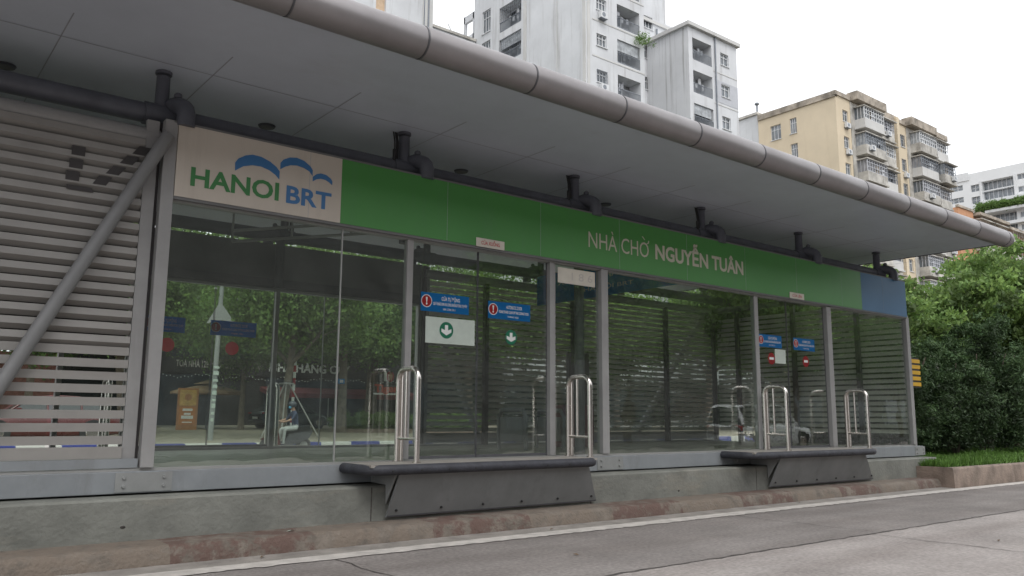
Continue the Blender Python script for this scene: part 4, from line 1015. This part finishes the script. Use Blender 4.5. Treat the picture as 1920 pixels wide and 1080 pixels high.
def scooter(label, paint):
    """travels along +x"""
    t = thing('scooter', label, 'scooter', local=True)
    for x_ in (-.62, .62):
        wl = obj('wheel', MB().tube([(x_, -.05, .26), (x_, -.03, .26), (x_, .03, .26), (x_, .05, .26)], [.22, .26, .26, .22], 20), 'black', t)
        q = obj('rim', MB().tube([(x_, -.055, .26), (x_, .055, .26)], .14, 14), 'frame', t); q.parent = wl
    obj('body', MB().prism([(-.75, .52), (-.45, .38), (-.15, .30), (.25, .28), (.33, .36), (.05, .38), (-.08, .62), (-.30, .72), (-.80, .78), (-.86, .70)], 'y', -.13, .13), 'dark', t, bevel=.03)
    obj('seat', MB().prism([(-.78, .77), (-.30, .72), (-.05, .66), (0, .72), (-.25, .82), (-.75, .88)], 'y', -.14, .14), 'black', t, bevel=.03)
    obj('leg_shield', MB().prism([(.28, .30), (.36, .32), (.50, .85), (.56, 1.0), (.46, 1.02), (.38, .75)], 'y', -.20, .20), paint, t, bevel=.03)
    obj('front_fork', MB().tube([(.62, .07, .26), (.46, .06, .98)], .022, 8).tube([(.62, -.07, .26), (.46, -.06, .98)], .022, 8), 'frame', t)
    obj('front_mudguard', MB().prism([(.38, .46), (.5, .53), (.66, .55), (.84, .48), (.84, .45), (.66, .51), (.5, .49), (.4, .43)], 'y', -.07, .07), paint, t)
    obj('handlebar', MB().tube([(.36, .34, 1.02), (.44, .2, 1.06), (.47, 0, 1.05), (.44, -.2, 1.06), (.36, -.34, 1.02)], .018, 8), 'black', t)
    obj('headlight', MB().ball((.53, 0, 1.0), .06, .12, .06), 'white', t)
    for s_ in (1, -1): obj('mirror', MB().tube([(.43, s_*.22, 1.06), (.42, s_*.30, 1.25)], .007, 6).ball((.42, s_*.31, 1.28), .015, .06, .04), 'black', t)
    obj('tail_light', MB().box(-.89, -.84, -.07, .07, .68, .76), 'st_red', t)
    return t
def rider(label):
    p = thing('person', label, 'person', local=True)
    J = [((-.32, 0, .86), .15, .8), ((-.30, 0, 1.05), .14, .75), ((-.26, 0, 1.28), .15, .7), ((-.24, 0, 1.42), .07), ((-.22, 0, 1.47), .058), ((-.19, 0, 1.57), .085, .9), ((-.18, 0, 1.65), .075)]
    E_ = [(0,1),(1,2),(2,3),(3,4),(4,5),(5,6)]
    for s_ in (1, -1):
        b = len(J)
        J += [((-.25, s_*.17, 1.36), .055), ((-.10, s_*.23, 1.15), .042), ((.16, s_*.27, 1.07), .032), ((.27, s_*.28, 1.065), .026), ((.33, s_*.285, 1.06), .022)]
        E_ += [(2, b), (b, b+1), (b+1, b+2), (b+2, b+3), (b+3, b+4)]
        for q_, dy in enumerate((-.028, -.010, .010, .028)):
            c_ = len(J); ln = (.030, .036, .034, .026)[q_]
            J += [((.355, s_*.285+dy, 1.055), .0095), ((.365+ln*.4, s_*.285+dy, 1.035), .009), ((.36, s_*.285+dy, 1.008), .008)]
            E_ += [(b+4, c_), (c_, c_+1), (c_+1, c_+2)]
        c_ = len(J); J += [((.29, s_*.245, 1.045), .010), ((.325, s_*.235, 1.015), .009)]; E_ += [(b+3, c_), (c_, c_+1)]
        c_ = len(J); J += [((-.28, s_*.11, .86), .10), ((.12, s_*.17, .82), .072), ((.14, s_*.15, .45), .05), ((.13, s_*.15, .36), .04), ((.24, s_*.16, .33), .035)]
        E_ += [(0, c_), (c_, c_+1), (c_+1, c_+2), (c_+2, c_+3), (c_+3, c_+4)]
    body = skin('body', J, E_, [skinm, shirt, jean], p, 1)
    for pl in body.data.polygons:
        c_ = pl.center
        if c_.z < .98 and c_.x < .26 and abs(c_.y) < .26 and c_.z > .36: pl.material_index = 2
        elif c_.z < .37: pl.material_index = 1
        elif c_.z < 1.44 and c_.x < -.06: pl.material_index = 1
    obj('helmet', MB().ball((-.185, 0, 1.64), .135, .125, .115, 16, 10), helm, p)
    obj('visor', MB().box(-.09, -.02, -.08, .08, 1.65, 1.665), helm, p, bevel=.01)
    obj('face_mask', MB().ball((-.112, 0, 1.545), .05, .062, .05, 12, 8), maskm, p)
    for s_ in (1, -1): obj('eye', MB().ball((-.106, s_*.032, 1.60), .010, .012, .008, 8, 6), 'black', p)
    obj('nose', MB().ball((-.095, 0, 1.58), .018, .014, .018, 8, 6), skinm, p)
    return p
sc1 = scooter('red and grey scooter ridden past the rear of the station', redp); sc1.location = (11.35, 18.2, RZ+.02); sc1.rotation_euler = (0, 0, PI)
pr = rider('motorcyclist in navy shirt, pale trousers, grey helmet and blue face mask'); pr.location = (11.35, 18.2, RZ-.02); pr.rotation_euler = (0, 0, PI)

# ================================================================= APARTMENT BLOCKS
wht = mat('tower_white', (.60, .61, .625), .85, var=.06, scale=.35, streak=.85, streakcol=(.30, .29, .28), sscale=(1.4, 1.4, .10))
whc = mat('tower_trim', (.55, .545, .53), .85, var=.06, scale=.4, streak=.6, streakcol=(.40, .38, .36), sscale=(1.2, 1.2, .2))
gryw = mat('grey_wall_patch', (.47, .48, .51), .85, var=.04)
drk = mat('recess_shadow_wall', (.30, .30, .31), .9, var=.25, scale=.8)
wgl = mat('block_glass_hazed', (.16, .18, .20), .12, spec=.8, var=.3, scale=.9)  # base colour lifted to stand in for distance haze
wfr = mat('window_frame_white', (.62, .63, .64), .6, var=.05)
rail = mat('railing_grey', (.22, .24, .27), .6, var=.1); curt = mat('curtain_pale', (.40, .42, .44), .9, var=.25, scale=2.5)
bei = mat('beige_render', (.62, .525, .385), .88, var=.06, scale=.25, streak=.45, streakcol=(.50, .40, .27), sscale=(.9, .9, .14))
grime = mat('grimy_render', (.50, .48, .44), .9, var=.25, scale=.6, streak=.95, streakcol=(.14, .125, .11), sscale=(1.2, 1.2, .5))
concb = mat('parapet_grime', (.40, .35, .29), .9, var=.3, scale=.8, streak=.95, streakcol=(.12, .10, .08), sscale=(1.3, 1.3, .6))
def fp(face, p0):
    """maps (u, d, z) of a facade to the world: 'y' faces -Y at plane y=p0, 'x' faces -X at plane x=p0"""
    if face == 'y': return lambda u, d, z: (u, p0+d, z)
    return lambda u, d, z: (p0+d, u, z)
def fbox(m, F, u0, u1, d0, d1, z0, z1):
    a = F(u0, d0, z0); b = F(u1, d1, z1)
    return m.box(min(a[0], b[0]), max(a[0], b[0]), min(a[1], b[1]), max(a[1], b[1]), z0, z1)
def holed(m, F, u0, u1, z0, z1, holes, depth=.0):
    us = sorted(set([u0, u1] + [h[0] for h in holes] + [h[1] for h in holes])); zs = sorted(set([z0, z1] + [h[2] for h in holes] + [h[3] for h in holes]))
    for a, b in zip(us[:-1], us[1:]):
        for c_, d_ in zip(zs[:-1], zs[1:]):
            mu, mz = (a+b)/2, (c_+d_)/2
            if any(h[0] < mu < h[1] and h[2] < mz < h[3] for h in holes): continue
            m.quad(F(a, 0, c_), F(b, 0, c_), F(b, 0, d_), F(a, 0, d_))
    for (a, b, c_, d_, dep) in holes:
        m.quad(F(a,0,c_), F(b,0,c_), F(b,dep,c_), F(a,dep,c_)); m.quad(F(a,0,d_), F(b,0,d_), F(b,dep,d_), F(a,dep,d_))
        m.quad(F(a,0,c_), F(a,0,d_), F(a,dep,d_), F(a,dep,c_)); m.quad(F(b,0,c_), F(b,0,d_), F(b,dep,d_), F(b,dep,c_))
def window(F, u0, u1, z0, z1, root, dep=.18, nv=2, nh=1, sill=True, bars=False):
    fr = MB(); b = .07
    fbox(fr, F, u0, u1, dep-.05, dep-.01, z0, z0+b); fbox(fr, F, u0, u1, dep-.05, dep-.01, z1-b, z1)
    fbox(fr, F, u0, u0+b, dep-.055, dep-.01, z0, z1); fbox(fr, F, u1-b, u1, dep-.055, dep-.01, z0, z1)
    for k in range(1, nv+1): uu = u0+(u1-u0)*k/(nv+1); fbox(fr, F, uu-.035, uu+.035, dep-.06, dep-.012, z0, z1)
    zz = z0+(z1-z0)*.68; fbox(fr, F, u0, u1, dep-.058, dep-.014, zz-.03, zz+.03)
    if sill: fbox(fr, F, u0-.06, u1+.06, -.09, .0, z0-.08, z0-.01)
    o_ = obj('window', fr, wfr, root)
    q = obj('pane', (lambda g: fbox(g, F, u0, u1, dep, dep+.02, z0, z1))(MB()), wgl, root); q.parent = o_
    if bars:
        g = MB()
        for k in range(7): uu = u0+(u1-u0)*k/6; fbox(g, F, uu-.012, uu+.012, -.05, -.026, z0, z1)
        for k in range(4): z_ = z0+(z1-z0)*k/3; fbox(g, F, u0, u1, -.055, -.03, z_-.012, z_+.012)
        q = obj('bars', g, rail, root); q.parent = o_
    return o_
rb = random.Random(12)
def balcony(F, u0, u1, z0, z1, root, dep=1.3, style=0):
    g = MB(); rh = .95; n_ = int((u1-u0)/.14)
    fbox(g, F, u0, u1, .02, .07, z0+rh-.05, z0+rh); fbox(g, F, u0, u1, .02, .07, z0+.05, z0+.10)
    for k in range(n_+1): uu = u0+(u1-u0)*k/n_; fbox(g, F, uu-.014, uu+.014, .03, .06, z0+.05, z0+rh)
    rl_ = obj('balcony_railing', g, rail, root)
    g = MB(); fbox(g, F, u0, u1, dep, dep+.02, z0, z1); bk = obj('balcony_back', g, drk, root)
    g = MB(); fbox(g, F, u0+.25, u0+(u1-u0)*.62, dep-.06, dep-.01, z0, z0+2.05); q = obj('balcony_door', g, wgl, root); q.parent = bk
    g = MB(); fbox(g, F, u0+.2, u0+.27, dep-.09, dep-.02, z0, z0+2.1); fbox(g, F, u0+(u1-u0)*.6, u0+(u1-u0)*.64, dep-.09, dep-.02, z0, z0+2.1); fbox(g, F, u0+.2, u0+(u1-u0)*.64, dep-.085, dep-.02, z0+2.05, z0+2.12)
    q = obj('door_frame', g, wfr, root); q.parent = bk
    if style in (1, 3):                                    # wire mesh or bars over the whole opening
        g = MB()
        for k in range(n_//2+1): uu = u0+(u1-u0)*k/(n_//2); fbox(g, F, uu-.012, uu+.012, .0, .02, z0+rh, z1)
        for k in range(5): z_ = z0+rh+(z1-z0-rh)*k/4; fbox(g, F, u0, u1, -.01, .005, z_-.012, z_+.012)
        obj('mesh_grille', g, rail, root)
    if style in (2, 3):                                    # roller blind
        g = MB(); fbox(g, F, u0+.1, u1-.15, .12, .14, z1-.95, z1-.02); obj('blind', g, curt, root)
    g = MB()
    for k in range(rb.randint(3, 6)):                                    # washing and pots
        uu = rb.uniform(u0+.3, u1-.5); zz = z0+rb.uniform(.9, 1.4); fbox(g, F, uu, uu+rb.uniform(.15, .4), .5+k*.07, .53+k*.07, zz, zz+rb.uniform(.3, .6))
    obj('washing', g, rb.choice([curt, gryw, wfr]), root)
def ac(F, u, z, root):
    g = MB(); fbox(g, F, u, u+.8, -.42, -.08, z, z+.55); o_ = obj('air_conditioner', g, wfr, root)
    a = F(u+.32, -.424, z+.27); g = MB()
    n_ = 16; g.add([F(u+.32+.2*math.cos(2*PI*i/n_), -.425, z+.27+.2*math.sin(2*PI*i/n_)) for i in range(n_)], [tuple(range(n_))]); q = obj('fan', g, rail, root); q.parent = o_
    g = MB(); fbox(g, F, u+.05, u+.75, -.42, 0, z-.06, z-.005); q = obj('bracket', g, rail, root); q.parent = o_
FLR = 3.13
# --- white tower, nearer block
tw = thing('apartment_tower', 'tall white streaked apartment block with recessed barred balconies over the roof', 'building', (47, 43, 0))
Fy = fp('y', 37.0); Fx = fp('x', 43.2)
holes = []; todo = []
for k in range(-2, 6):
    dz = -k*FLR
    holes.append((44.4, 45.55, 31.15+dz, 32.2+dz, .2)); todo.append(('w', 44.4, 45.55, 31.15+dz, 32.2+dz))
    holes.append((46.8, 49.55, 30.35+dz, 32.4+dz, 1.3)); todo.append(('b', 46.8, 49.55, 30.35+dz, 32.4+dz))
m = MB(); holed(m, Fy, 43.2, 50.1, 0, 40.2, holes)
hx = []; tdx = []
for k in range(-1, 5):
    dz = -k*FLR
    hx.append((45.25, 48.4, 36.1+dz-FLR+.0, 38.5+dz-FLR, 1.3)); tdx.append(('b', 45.25, 48.4, 36.1+dz-FLR, 38.5+dz-FLR))
    hx.append((49.8, 51.1, 36.95+dz-FLR, 39.2+dz-FLR, .2)); tdx.append(('w', 49.8, 51.1, 36.95+dz-FLR, 39.2+dz-FLR))
holed(m, Fx, 37.0, 52.4, 0, 43.6, hx)
m.quad((43.2,37,40.2),(50.1,37,40.2),(50.1,43,40.2),(43.2,43,40.2)); m.quad((50.1,37,0),(50.1,43,0),(50.1,43,40.2),(50.1,37,40.2))
m.quad((43.2,52.4,0),(60,52.4,0),(60,52.4,43.6),(43.2,52.4,43.6)); m.quad((43.2,43,40.2),(60,43,40.2),(60,43,43.6),(43.2,43,43.6)); m.quad((43.2,43,43.6),(60,43,43.6),(60,52.4,43.6),(43.2,52.4,43.6))
obj('wall', m, wht, tw)
m = MB(); m.box(42.95, 50.35, 36.75, 43.2, 40.2, 40.55); m.box(42.95, 60, 43.0, 52.7, 43.6, 44)
obj('parapet', m, whc, tw)
m = MB()
for k in range(-2, 8):
    z_ = 30.2-k*FLR; fbox(m, Fy, 43.9, 50.1, -.03, -.002, z_-.10, z_+.02); 
fbox(m, Fy, 43.32, 43.62, -.05, -.004, 0, 40); fbox(m, Fx, 37.0, 37.35, -.05, -.002, 0, 40.1); fbox(m, Fx, 44.5, 44.9, -.06, -.002, 0, 43.5); fbox(m, Fx, 40.45, 40.5, -.04, -.002, 0, 43.5)
obj('moulding', m, whc, tw)
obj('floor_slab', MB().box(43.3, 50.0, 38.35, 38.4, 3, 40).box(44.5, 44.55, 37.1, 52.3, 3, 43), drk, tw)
for i, q in enumerate(todo):
    if q[0] == 'w': window(Fy, *q[1:], tw, nv=2, bars=(i % 3 == 0))
    else: balcony(Fy, *q[1:], tw, style=(0, 0, 2, 0, 3, 1, 0)[(i//2) % 7])
for i, q in enumerate(tdx):
    if q[0] == 'w': window(Fx, *q[1:], tw, nv=2)
    else: balcony(Fx, *q[1:], tw, style=(1, 3, 0, 1)[(i//2) % 4])
ac(Fy, 44.55, 27.25, tw); ac(Fy, 44.55, 33.5, tw)
# open concrete frame on the roof side
m = MB()
for (y_) in (52.6, 54.1): m.box(43.3, 43.6, y_, y_+.2, 30, 40.0)
m.box(43.3, 43.6, 52.4, 54.3, 39.3, 40.0); m.box(43.3, 43.6, 52.4, 54.3, 30, 37.8); obj('roof_frame', m, wht, tw)
# potted shrub growing off a balcony
bs = leafobj('balcony_plant', [leaves(26, 26, (49.6, 36.5, 33.0), (.9, .5, .5), .14, .16, 77, (.9, 1.6), shell=.4)], 'leafB', tw); bs.location = (-47, -43, 0)
# recessed part between the two blocks
rc = thing('apartment_tower', 'narrow recessed white stair wing between the two white blocks', 'building', (54, 44, 0))
Fr = fp('y', 42.0); m = MB(); hl = []
for k in range(-1, 5): hl.append((55.6, 56.9, 35.1-k*FLR, 36.35-k*FLR, .2))
holed(m, Fr, 50.11, 63.2, 0, 38.9, hl); m.quad((50.11,42,38.9),(63.2,42,38.9),(63.2,48,38.9),(50.11,48,38.9)); obj('wall', m, wht, rc)
for h in hl: window(Fr, *h[:4], rc, nv=2)
obj('pipe', MB().tube([(57.4, 41.9, 0), (57.4, 41.9, 38.5)], .09, 8), rail, rc)
m = MB(); m.box(50.11, 63.2, 41.85, 42.2, 38.9, 39.2); obj('parapet', m, whc, rc)
# --- second white block
tb = thing('apartment_tower', 'white apartment block with black rain streaks on its side and a grey wall patch', 'building', (59, 42, 0))
m = MB(); hl = []
for k in range(-0, 6):
    dz = -k*FLR; hl.append((56.55, 59.3, 33.45+dz, 35.55+dz, 1.3)); hl.append((60.6, 61.85, 34.1+dz, 35.3+dz, .2))
Fb = fp('y', 37.0); holed(m, Fb, 56.0, 63.1, 0, 36.5, hl); Fbx = fp('x', 56.0)
m.quad((63.1,37,0),(63.1,43,0),(63.1,43,36.5),(63.1,37,36.5)); m.quad((56,37,36.5),(63.1,37,36.5),(63.1,43,36.5),(56,43,36.5))
obj('wall', m, wht, tb)
strk = mat('streaked_side_wall', (.60, .605, .615), .85, var=.05, scale=.3, streak=1.0, streakcol=(.20, .19, .18), sscale=(1, 2.6, .07))
m = MB(); holed(m, Fbx, 37.0, 41.99, 0, 36.5, []); obj('side_wall', m, strk, tb)
obj('parapet', MB().box(55.7, 63.4, 36.7, 37.1, 36.5, 36.85).box(55.7, 56.2, 37.1, 42.2, 36.5, 36.85).box(63.0, 63.4, 37.1, 43, 36.5, 36.85), whc, tb)
obj('wall_patch', (lambda g: fbox(g, Fb, 59.6, 63.09, -.02, -.003, 30.25, 30.9))(MB()).box(59.6, 60.58, 36.98, 36.997, 30.9, 32.4).box(61.87, 63.09, 36.98, 36.997, 30.9, 32.4).box(60.58, 61.87, 36.98, 36.997, 32.25, 32.4), gryw, tb)
m = MB()
for k in range(0, 8): fbox(m, Fb, 59.5, 63.1, -.03, -.002, 33.1-k*FLR, 33.2-k*FLR)
obj('moulding', m, whc, tb)
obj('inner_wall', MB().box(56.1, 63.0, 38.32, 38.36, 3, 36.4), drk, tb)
obj('pipe', MB().tube([(59.75, 36.9, 0), (59.75, 36.9, 36.6)], .07, 8), rail, tb)
for i, h in enumerate(hl):
    if h[4] > 1: balcony(Fb, *h[:4], tb, style=(0, 0, 2, 0, 1)[(i//2) % 5])
    else: window(Fb, *h[:4], tb, nv=1)
# --- white block at the top left
tc_ = thing('apartment_block', 'pale apartment block at the top of the photo with a tan shuttered window', 'building', (34, 56, 0))
Fc = fp('y', 52.0); m = MB(); holed(m, Fc, 24, 38.2, 0, 46, [(32.35, 33.35, 36.4, 40.5, .3)]); m.quad((38.2,52,0),(38.2,60,0),(38.2,60,46),(38.2,52,46)); obj('wall', m, wht, tc_)
g = MB(); fbox(g, Fc, 32.0, 33.35, .28, .32, 36.4, 40.5); obj('shutter', g, mat('shutter_tan', (.60, .44, .30), .7), tc_)
obj('pipe', MB().tube([(37.7, 51.9, 0), (37.7, 51.9, 46)], .09, 8).tube([(37.25, 51.9, 0), (37.25, 51.9, 46)], .05, 8), rail, tc_)
g = MB(); fbox(g, Fc, 37.15, 38.2, -.08, -.002, 0, 45.9); obj('pilaster', g, whc, tc_)
lw = thing('apartment_block', 'lower grimy roof parapet with an antenna between the pale blocks', 'building', (41, 53, 0))
obj('wall', MB().box(38.25, 43.15, 52.1, 58, 0, 36.6), wht, lw); obj('parapet', MB().box(38.2, 43.15, 51.95, 52.4, 36.6, 36.85), grime, lw)
obj('antenna', MB().tube([(40.6, 52.3, 36.8), (40.1, 52.3, 37.6)], .05, 6), wfr, lw)

# --- beige block
bb = thing('apartment_block', 'beige apartment block with grimy caged balconies and stained parapet', 'building', (96, 44, 0))
Fe = fp('y', 38.5); Fex = fp('x', 83.4)
m = MB(); hl = []
for k in range(0, 9):
    dz = -k*FLR
    hl.append((84.75, 85.9, 34.75+dz, 36.1+dz, .2)); hl.append((97.85, 99.1, 34.65+dz, 36.15+dz, .2))
hx = []
for k in range(0, 6):
    dz = -k*FLR; hx.append((43.5, 44.4, 34.45+dz, 36.3+dz, .2)); 
    if k != 1: hx.append((45.6, 47.0, 34.3+dz, 36.1+dz, .2))
holed(m, Fe, 83.4, 109.0, 0, 37.6, hl); holed(m, Fex, 38.5, 48.7, 0, 37.6, hx)
m.quad((109,38.5,0),(109,48.7,0),(109,48.7,37.6),(109,38.5,37.6)); m.quad((83.4,38.5,37.6),(109,38.5,37.6),(109,48.7,37.6),(83.4,48.7,37.6))
obj('wall', m, bei, bb)
for h in hl: window(Fe, *h[:4], bb, nv=1, bars=(rb.random() < .5))
for h in hx: window(Fex, *h[:4], bb, nv=2)
m = MB(); fbox(m, Fe, 83.2, 86.4, -.15, .3, 37.5, 38.0); fbox(m, Fe, 86.4, 93.1, -1.0, .3, 37.5, 38.5); fbox(m, Fe, 93.1, 96.9, -.2, .3, 37.4, 38.15); fbox(m, Fe, 96.9, 99.3, -.15, .3, 37.5, 38.0)
fbox(m, Fe, 99.3, 106, -1.0, .3, 37.5, 38.5); fbox(m, Fe, 106, 109.2, -.9, .3, 37.4, 38.1); fbox(m, Fex, 38.5, 48.7, -.15, .3, 37.3, 38.0)
obj('parapet', m, concb, bb)
m = MB(); fbox(m, Fe, 86.4, 96.3, -.08, -.003, 0, 37.4); fbox(m, Fe, 99.6, 108.9, -.08, -.003, 0, 37.4); obj('stained_wall', m, grime, bb)
m = MB(); fbox(m, Fe, 96.4, 97.0, -.5, -.003, 0, 37.9); obj('pilaster', m, bei, bb)
def cage(u0, u1, z, dep, style, i):
    """an enclosed balcony: grimy parapet below, glazing bars or sheet above, little roof"""
    g = MB(); fbox(g, Fe, u0, u1, -dep, -.09, z-1.25, z-.25); fbox(g, Fe, u0-.15, u1+.15, -dep-.1, -.09, z-1.42, z-1.25)
    c_ = obj('enclosed_balcony', g, grime if i % 3 else whc, bb)
    g = MB(); n_ = max(4, int((u1-u0)/.5))
    top_ = z+1.15
    for k in range(n_+1):
        uu = u0+(u1-u0)*k/n_; fbox(g, Fe, uu-.035, uu+.035, -dep+.02, -dep+.09, z-.25, top_)
    for k in range(4):
        dd = dep*(1-k/3.2); fbox(g, Fe, u0, u0+.06, -dd, -dd+.06, z-.25, top_)
    for zz in (z-.25, z+.25, z+.75, top_-.06): fbox(g, Fe, u0-.01, u1+.01, -dep+.012, -dep+.095, zz, zz+.06)
    q = obj('glazing_bars', g, (wfr, rail, gryw)[style], bb); q.parent = c_
    g = MB(); fbox(g, Fe, u0+.05, u1-.05, -dep+.2, -.1, z-.25, top_)
    q = obj('pane', g, (wgl, drk, curt)[(i+style) % 3], bb); q.parent = c_
    g = MB(); fbox(g, Fe, u0-.2, u1+.2, -dep-(.35 if i % 2 else .1), -.09, top_, top_+.10); q = obj('balcony_roof', g, grime, bb); q.parent = c_
    if i % 3 == 1: ac(lambda u, d, zz: Fe(u, d-dep, zz), u0+.5+(i % 4)*.4, z-.9, bb)
    for k in range(2):
        g = MB(); uu = rb.uniform(u0+.3, u1-.9); fbox(g, Fe, uu, uu+rb.uniform(.4, .9), -dep+.13, -dep+.16, z-.15, z+rb.uniform(.3, .9)); q = obj('panel', g, rb.choice([curt, gryw, concb, wfr]), bb); q.parent = c_
i = 0
for k in range(0, 8):
    z = 35.6-k*FLR
    cage(87.2, 91.6, z, 1.3, i % 3, i); i += 1
    cage(92.0, 95.2, z-.1, .7, (i+1) % 3, i); i += 1
    cage(100.5, 104.9, z, 1.3, (i+1) % 3, i); i += 1
    cage(105.5, 108.6, z-.05, 1.1 if k != 1 else 1.8, i % 3, i); i += 1
for k in (1, 2, 4): ac(Fe, 84.9, 33.95-k*FLR+FLR, bb)
ac(Fe, 98.2, 33.8-FLR, bb)
gw = thing('apartment_block', 'white gable wall with a roof vent just left of the beige block', 'building', (84, 52, 0))
obj('wall', MB().box(83.5, 96, 48.75, 54, 0, 38.2), wht, gw); obj('parapet', MB().box(83.3, 96, 48.72, 54.2, 38.2, 38.5), grime, gw)
obj('vent', MB().tube([(83.6, 48.9, 38.5), (83.6, 48.9, 39.4)], .12, 8).ball((83.6, 48.9, 39.6), .3, .3, .2), rail, gw)
obj('opening', MB().box(83.42, 83.49, 51, 52.5, 34.0, 35.6), drk, gw)
# --- brick blocks further along the street
br = mat('orange_brick', (.52, .27, .15), .9, var=.12, scale=.6)
lb_ = thing('apartment_block', 'row of grimy low blocks with orange brick walls at the tip of the canopy', 'building', (135, 52, 0))
obj('wall', MB().box(145.5, 151.5, 52, 60, 0, 37.6).box(151.5, 163.9, 52.4, 60, 0, 37.0).box(163.9, 190, 52.2, 60, 0, 36.3), br, lb_)
m = MB()
for (a, b) in ((151.7, 157), (157.3, 163), (166, 173), (174, 181), (182, 189)):
    for k in range(0, 5):
        z_ = 35.2-k*FLR; m.box(a, b, 51.0, 52.1, z_-1.3, z_-.3); m.box(a-.3, b+.3, 50.6, 52.1, z_+1.0, z_+1.15)
        for j in range(9): m.box(a+(b-a)*j/8-.05, a+(b-a)*j/8+.05, 51.0, 51.1, z_-.3, z_+1.0)
obj('enclosed_balcony', m, grime, lb_)
obj('parapet', MB().box(145.3, 151.6, 51.8, 52.3, 37.6, 38.0).box(151.6, 164.1, 50.8, 52.4, 37.0, 37.5).box(164.1, 190.3, 50.8, 52.3, 36.3, 36.8), concb, lb_)
# --- the large white block in the distance
fw = thing('apartment_block', 'distant white modern block with dark glazed bays and a green planted ledge', 'building', (245, 70, 0))
Ff = fp('x', 240.0); m = MB()
hl = [(76.1, 84.2, 61.6, 67.0, 1.6), (76.1, 84.2, 48.3, 57.4, 1.6)]
for k in range(0, 8):
    z_ = 65.7-k*3.45
    hl.append((89.2, 93.4, z_, z_+1.5, .3))
    if k < 2: hl.append((84.9, 87.1, z_-1.1, z_+.9, .5))
    hl.append((68.5, 75.2, z_-.2, z_+1.4, .3))
holed(m, Ff, 55, 97, 0, 70, hl); m.quad((240,55,70),(240,97,70),(260,97,70),(260,55,70)); obj('wall', m, mat('modern_white', (.66, .67, .68), .8, var=.03, scale=.1), fw)
m = MB(); fbox(m, Ff, 84.2, 84.6, -.25, -.002, 61, 67.4); fbox(m, Ff, 75.6, 76.1, -.25, -.002, 61, 67.4); fbox(m, Ff, 70, 84.6, -1.5, -.002, 60.4, 61.2); fbox(m, Ff, 66, 83, -2.5, -.002, 57.4, 58.1); fbox(m, Ff, 66, 80, -1.8, -.002, 53.6, 54.4); fbox(m, Ff, 87.4, 97, -.25, -.002, 68.2, 70.5)
obj('ledge', m, wfr, fw)
for h in hl:
    u0, u1, z0, z1, dp = h
    g = MB(); fbox(g, Ff, u0, u1, dp-.02, dp+.1, z0, z1); p_ = obj('pane', g, wgl, fw)
    g = MB(); n_ = max(2, int((u1-u0)/1.1))
    for k in range(n_+1): uu = u0+(u1-u0)*k/n_; fbox(g, Ff, uu-.06, uu+.06, dp-.12, dp-.03, z0, z1)
    if u1-u0 > 5:
        nn = int(round((z1-z0)/2.7))
        for k in range(nn+1): zz = z0+(z1-z0)*k/nn; fbox(g, Ff, u0, u1, dp-1.1 if dp > 1 else dp-.12, dp-.03, zz-.15, zz+.18)
    else: fbox(g, Ff, u0, u1, dp-.12, dp-.03, (z0+z1)/2-.04, (z0+z1)/2+.04)
    obj('window', g, wfr, fw)
m3 = leafobj('ledge_planting', [leaves(60, 60, (238.6, 73+j*2.2, 59.2), (1.0, 1.6, 1.1), .5, .45, 500+j, (.8, 1.3)) for j in range(6)], 'leafB', fw); m3.location = (-245, -70, 0)

# ================================================================= BEHIND THE CAMERA (seen as reflections)
struct('near_pavement', strip(-60, 300, [(-15, RZ), (-15.02, .12), (-15.3, .13), (-60, .2)], 1), 'asphalt')
for k, X in enumerate((24, 31, 38.5, 46, 54, 63, 74)):
    dup((T3, T2, T1)[k % 3], (X, -19-(k % 2)*2.5, .1), k*1.3, 'street tree behind the photographer on the near pavement, counted from the left: ' + ('first', 'second', 'third', 'fourth', 'fifth', 'sixth', 'seventh', 'eighth', 'ninth', 'tenth')[k], 1.05+.05*(k % 3))
t = thing('reflection_row', 'long dark shop row behind the photographer, raised and darkened to shape the glass reflections', 'building', (25, -34, 0))
obj('wall', MB().box(-20, 260, -44, -34, 0, 17), mat('row_grey', (.12, .115, .11), .8, var=.2, scale=.5), t)  # unseen row, made tall and dark to keep bright sky out of pane reflections
for k in range(22): obj('shop_window', MB().box(-15+k*8, -9.5+k*8, -33.98, -33.9, .6, 3.2), wgl, t)

for o in bpy.data.objects:
    if '_b' in o: del o['_b']
